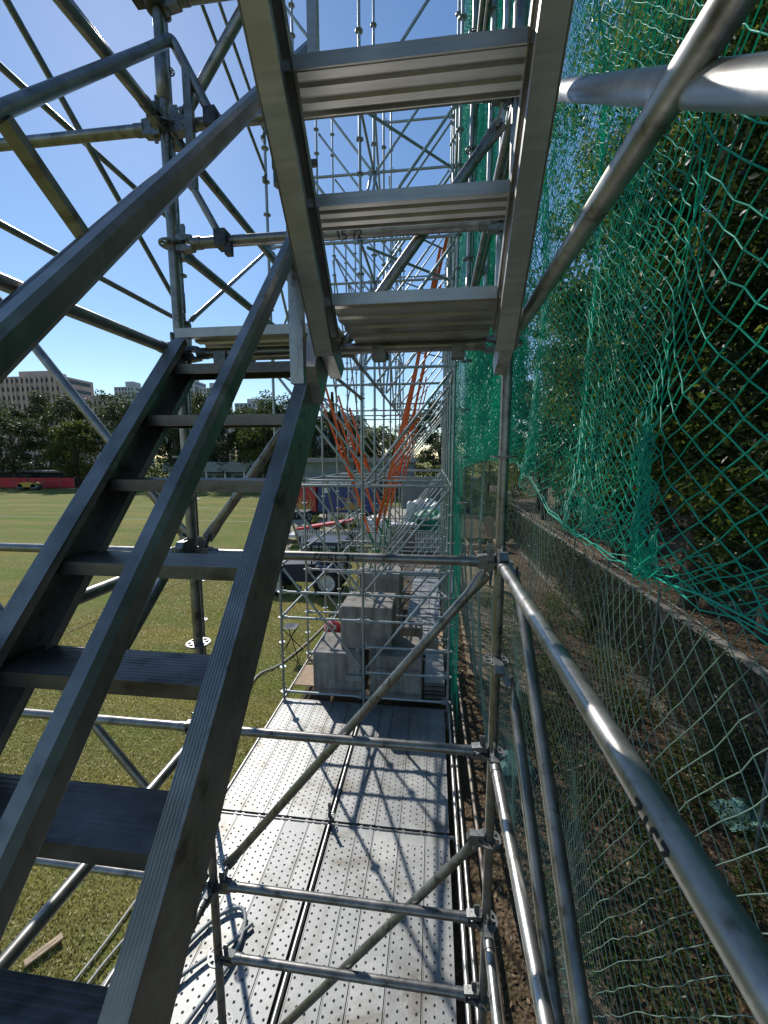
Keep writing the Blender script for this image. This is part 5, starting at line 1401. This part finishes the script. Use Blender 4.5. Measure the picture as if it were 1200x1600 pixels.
mb = MB(); mb.beam((-3.93, 2.94, GZ+.045), (-3.77, 3.20, GZ+.05), .075, .022); mb.beam((-3.90, 2.99, GZ+.058), (-3.80, 3.15, GZ+.062), .004, .003); tag(mb.build('timber_offcut', M['wood']), 'short pale timber offcut lying on the grass under the stairs', 'timber')
# timber tray and cardboard on the sandy path
root = empty('timber_tray', (2.6, 21.2, GZ), 'wide timber tray of greenery on the sandy path beside the net', 'tray')
mb = MB()
for a, b in (((1.75, 20.4), (3.3, 20.4)), ((1.75, 22.4), (3.3, 22.4)), ((1.75, 20.4), (1.75, 22.4)), ((3.3, 20.4), (3.3, 22.4))): mb.beam((a[0], a[1], GZ+.55), (b[0], b[1], GZ+.55), .06, .22)
for a in ((1.8, 20.45), (3.25, 20.45), (1.8, 22.35), (3.25, 22.35)): mb.bbox((a[0]-.04, a[1]-.04, GZ), (a[0]+.04, a[1]+.04, GZ+.5))
mb.build('frame', M['wood'], root)
pts, cc = crown_pts(900, (2.5, 21.4, GZ+.55), (.65, .85, .22), 14, .2, 990, .2); vs = leaf_quads(pts, RNG.uniform(.08, .14, len(pts))); npmesh('greenery', vs, np.arange(len(vs)).reshape(-1, 4), M['leaf_dark'], root)
mb = MB(); mb.box((3.15, 22.9, GZ+.95), (.55, .03, 1.5), (V((.97, .1, .2)).normalized(), V((-.1, 1, 0)).normalized(), V((-.2, 0, .97)).normalized())); mb.box((3.1, 22.86, GZ+1.1), (.4, .01, .02)); tag(mb.build('cardboard_sheet', M['cardboard']), 'upright cardboard sheet leaning behind the timber tray', 'cardboard')

# ------------------------------------------------------------------ the person behind the post
def person(x, y, label):
    root = empty('person', (x, y, GZ), label, 'person')
    bm_v = [(0, 0, .95), (0, 0, 1.15), (0, .02, 1.36), (0, 0, 1.50), (0, -.02, 1.58),
            (.10, 0, .90), (.12, -.06, .50), (.11, 0, .10), (.12, -.13, .05),
            (-.10, 0, .90), (-.12, .08, .50), (-.12, .16, .12), (-.12, .03, .05),
            (.19, .01, 1.40), (.25, -.06, 1.14), (.16, -.27, 1.10), (.10, -.33, 1.10),
            (-.19, .01, 1.40), (-.25, -.06, 1.14), (-.15, -.27, 1.10), (-.09, -.33, 1.10)]
    ed = [(0, 1), (1, 2), (2, 3), (3, 4), (0, 5), (5, 6), (6, 7), (7, 8), (0, 9), (9, 10), (10, 11), (11, 12), (2, 13), (13, 14), (14, 15), (15, 16), (2, 17), (17, 18), (18, 19), (19, 20)]
    rad = [(.15, .11), (.14, .10), (.17, .11), (.065, .06), (.055, .055), (.10, .10), (.065, .07), (.045, .05), (.04, .035), (.10, .10), (.065, .07), (.045, .05), (.04, .035),
           (.06, .06), (.045, .045), (.035, .035), (.028, .02), (.06, .06), (.045, .045), (.035, .035), (.028, .02)]
    def skin_obj(name, vs, es, rs, mats, root_i=0, lvl=1):
        me = bpy.data.meshes.new(name); me.from_pydata([V(v) for v in vs], es, []); o = bpy.data.objects.new(name, me); COL.objects.link(o); o.parent = root
        md = o.modifiers.new('skin', 'SKIN'); md.use_smooth_shade = True
        for i, r_ in enumerate(rs): me.skin_vertices[0].data[i].radius = r_
        me.skin_vertices[0].data[root_i].use_root = True
        s_ = o.modifiers.new('sub', 'SUBSURF'); s_.levels = lvl; s_.render_levels = lvl
        bpy.context.view_layer.update(); dg = bpy.context.evaluated_depsgraph_get(); nm = bpy.data.meshes.new_from_object(o.evaluated_get(dg))
        o.modifiers.clear(); o.data = nm
        for m_ in mats: 
            if m_.name not in [q.name for q in nm.materials if q]: nm.materials.append(m_)
        return o
    o = skin_obj('body', bm_v, ed, rad, [M['skin']])
    me = o.data
    me.materials.clear(); 
    for m_ in (M['skin'], M['denim'], M['darkcloth'], M['black']): me.materials.append(m_)
    for p in me.polygons:
        c = p.center; z = c.z
        p.material_index = 3 if z < .10 else 1 if z < .98 and abs(c.x) < .215 and c.y > -.2 else 2 if z < 1.47 and c.y > -.22 else 0
    hd = MB(); hx = V((x, y-.02, GZ+1.66)); hd.ell(hx, (.077, .098, .12), 16, 12); hd.ell(hx+V((0, -.095, -.01)), (.014, .022, .022), 8, 6)
    for sx in (-.078, .078): hd.ell(hx+V((sx, .005, 0)), (.012, .025, .033), 8, 6)
    hd.ell(hx+V((0, -.085, -.055)), (.026, .012, .009), 8, 5); hd.build('head', M['skin'], root)
    hb = MB(); hb.ell(hx+V((0, .022, .035)), (.086, .098, .105), 16, 12); hb.build('hair', M['hair'], root)
    eb = MB()
    for sx in (-.03, .03): eb.ell(hx+V((sx, -.088, .012)), (.011, .008, .007), 8, 5)
    eb.build('eyes', M['hair'], root)
    for sx in (1, -1):
        fb = MB(); base = V((x+sx*.095, y-.34, GZ+1.10))
        for k in range(4):
            q = base+V((sx*(.012-.018*k)*.9, 0, .0)); ln = (.068, .078, .072, .055)[k]
            fb.tube([q, q+V((-sx*.004, -ln*.55, -.006)), q+V((-sx*.006, -ln*.8, -.03)), q+V((-sx*.004, -ln*.75, -.045))], [.009, .0085, .008, .006], 6)
        fb.tube([base+V((-sx*.02, .02, .01)), base+V((-sx*.045, -.01, .02)), base+V((-sx*.05, -.035, .02))], [.011, .010, .007], 6)
        fb.build('fingers', M['skin'], root)
    return root
person(2.13, 15.7, 'person in blue jeans and dark top on the sandy path behind the tower post')
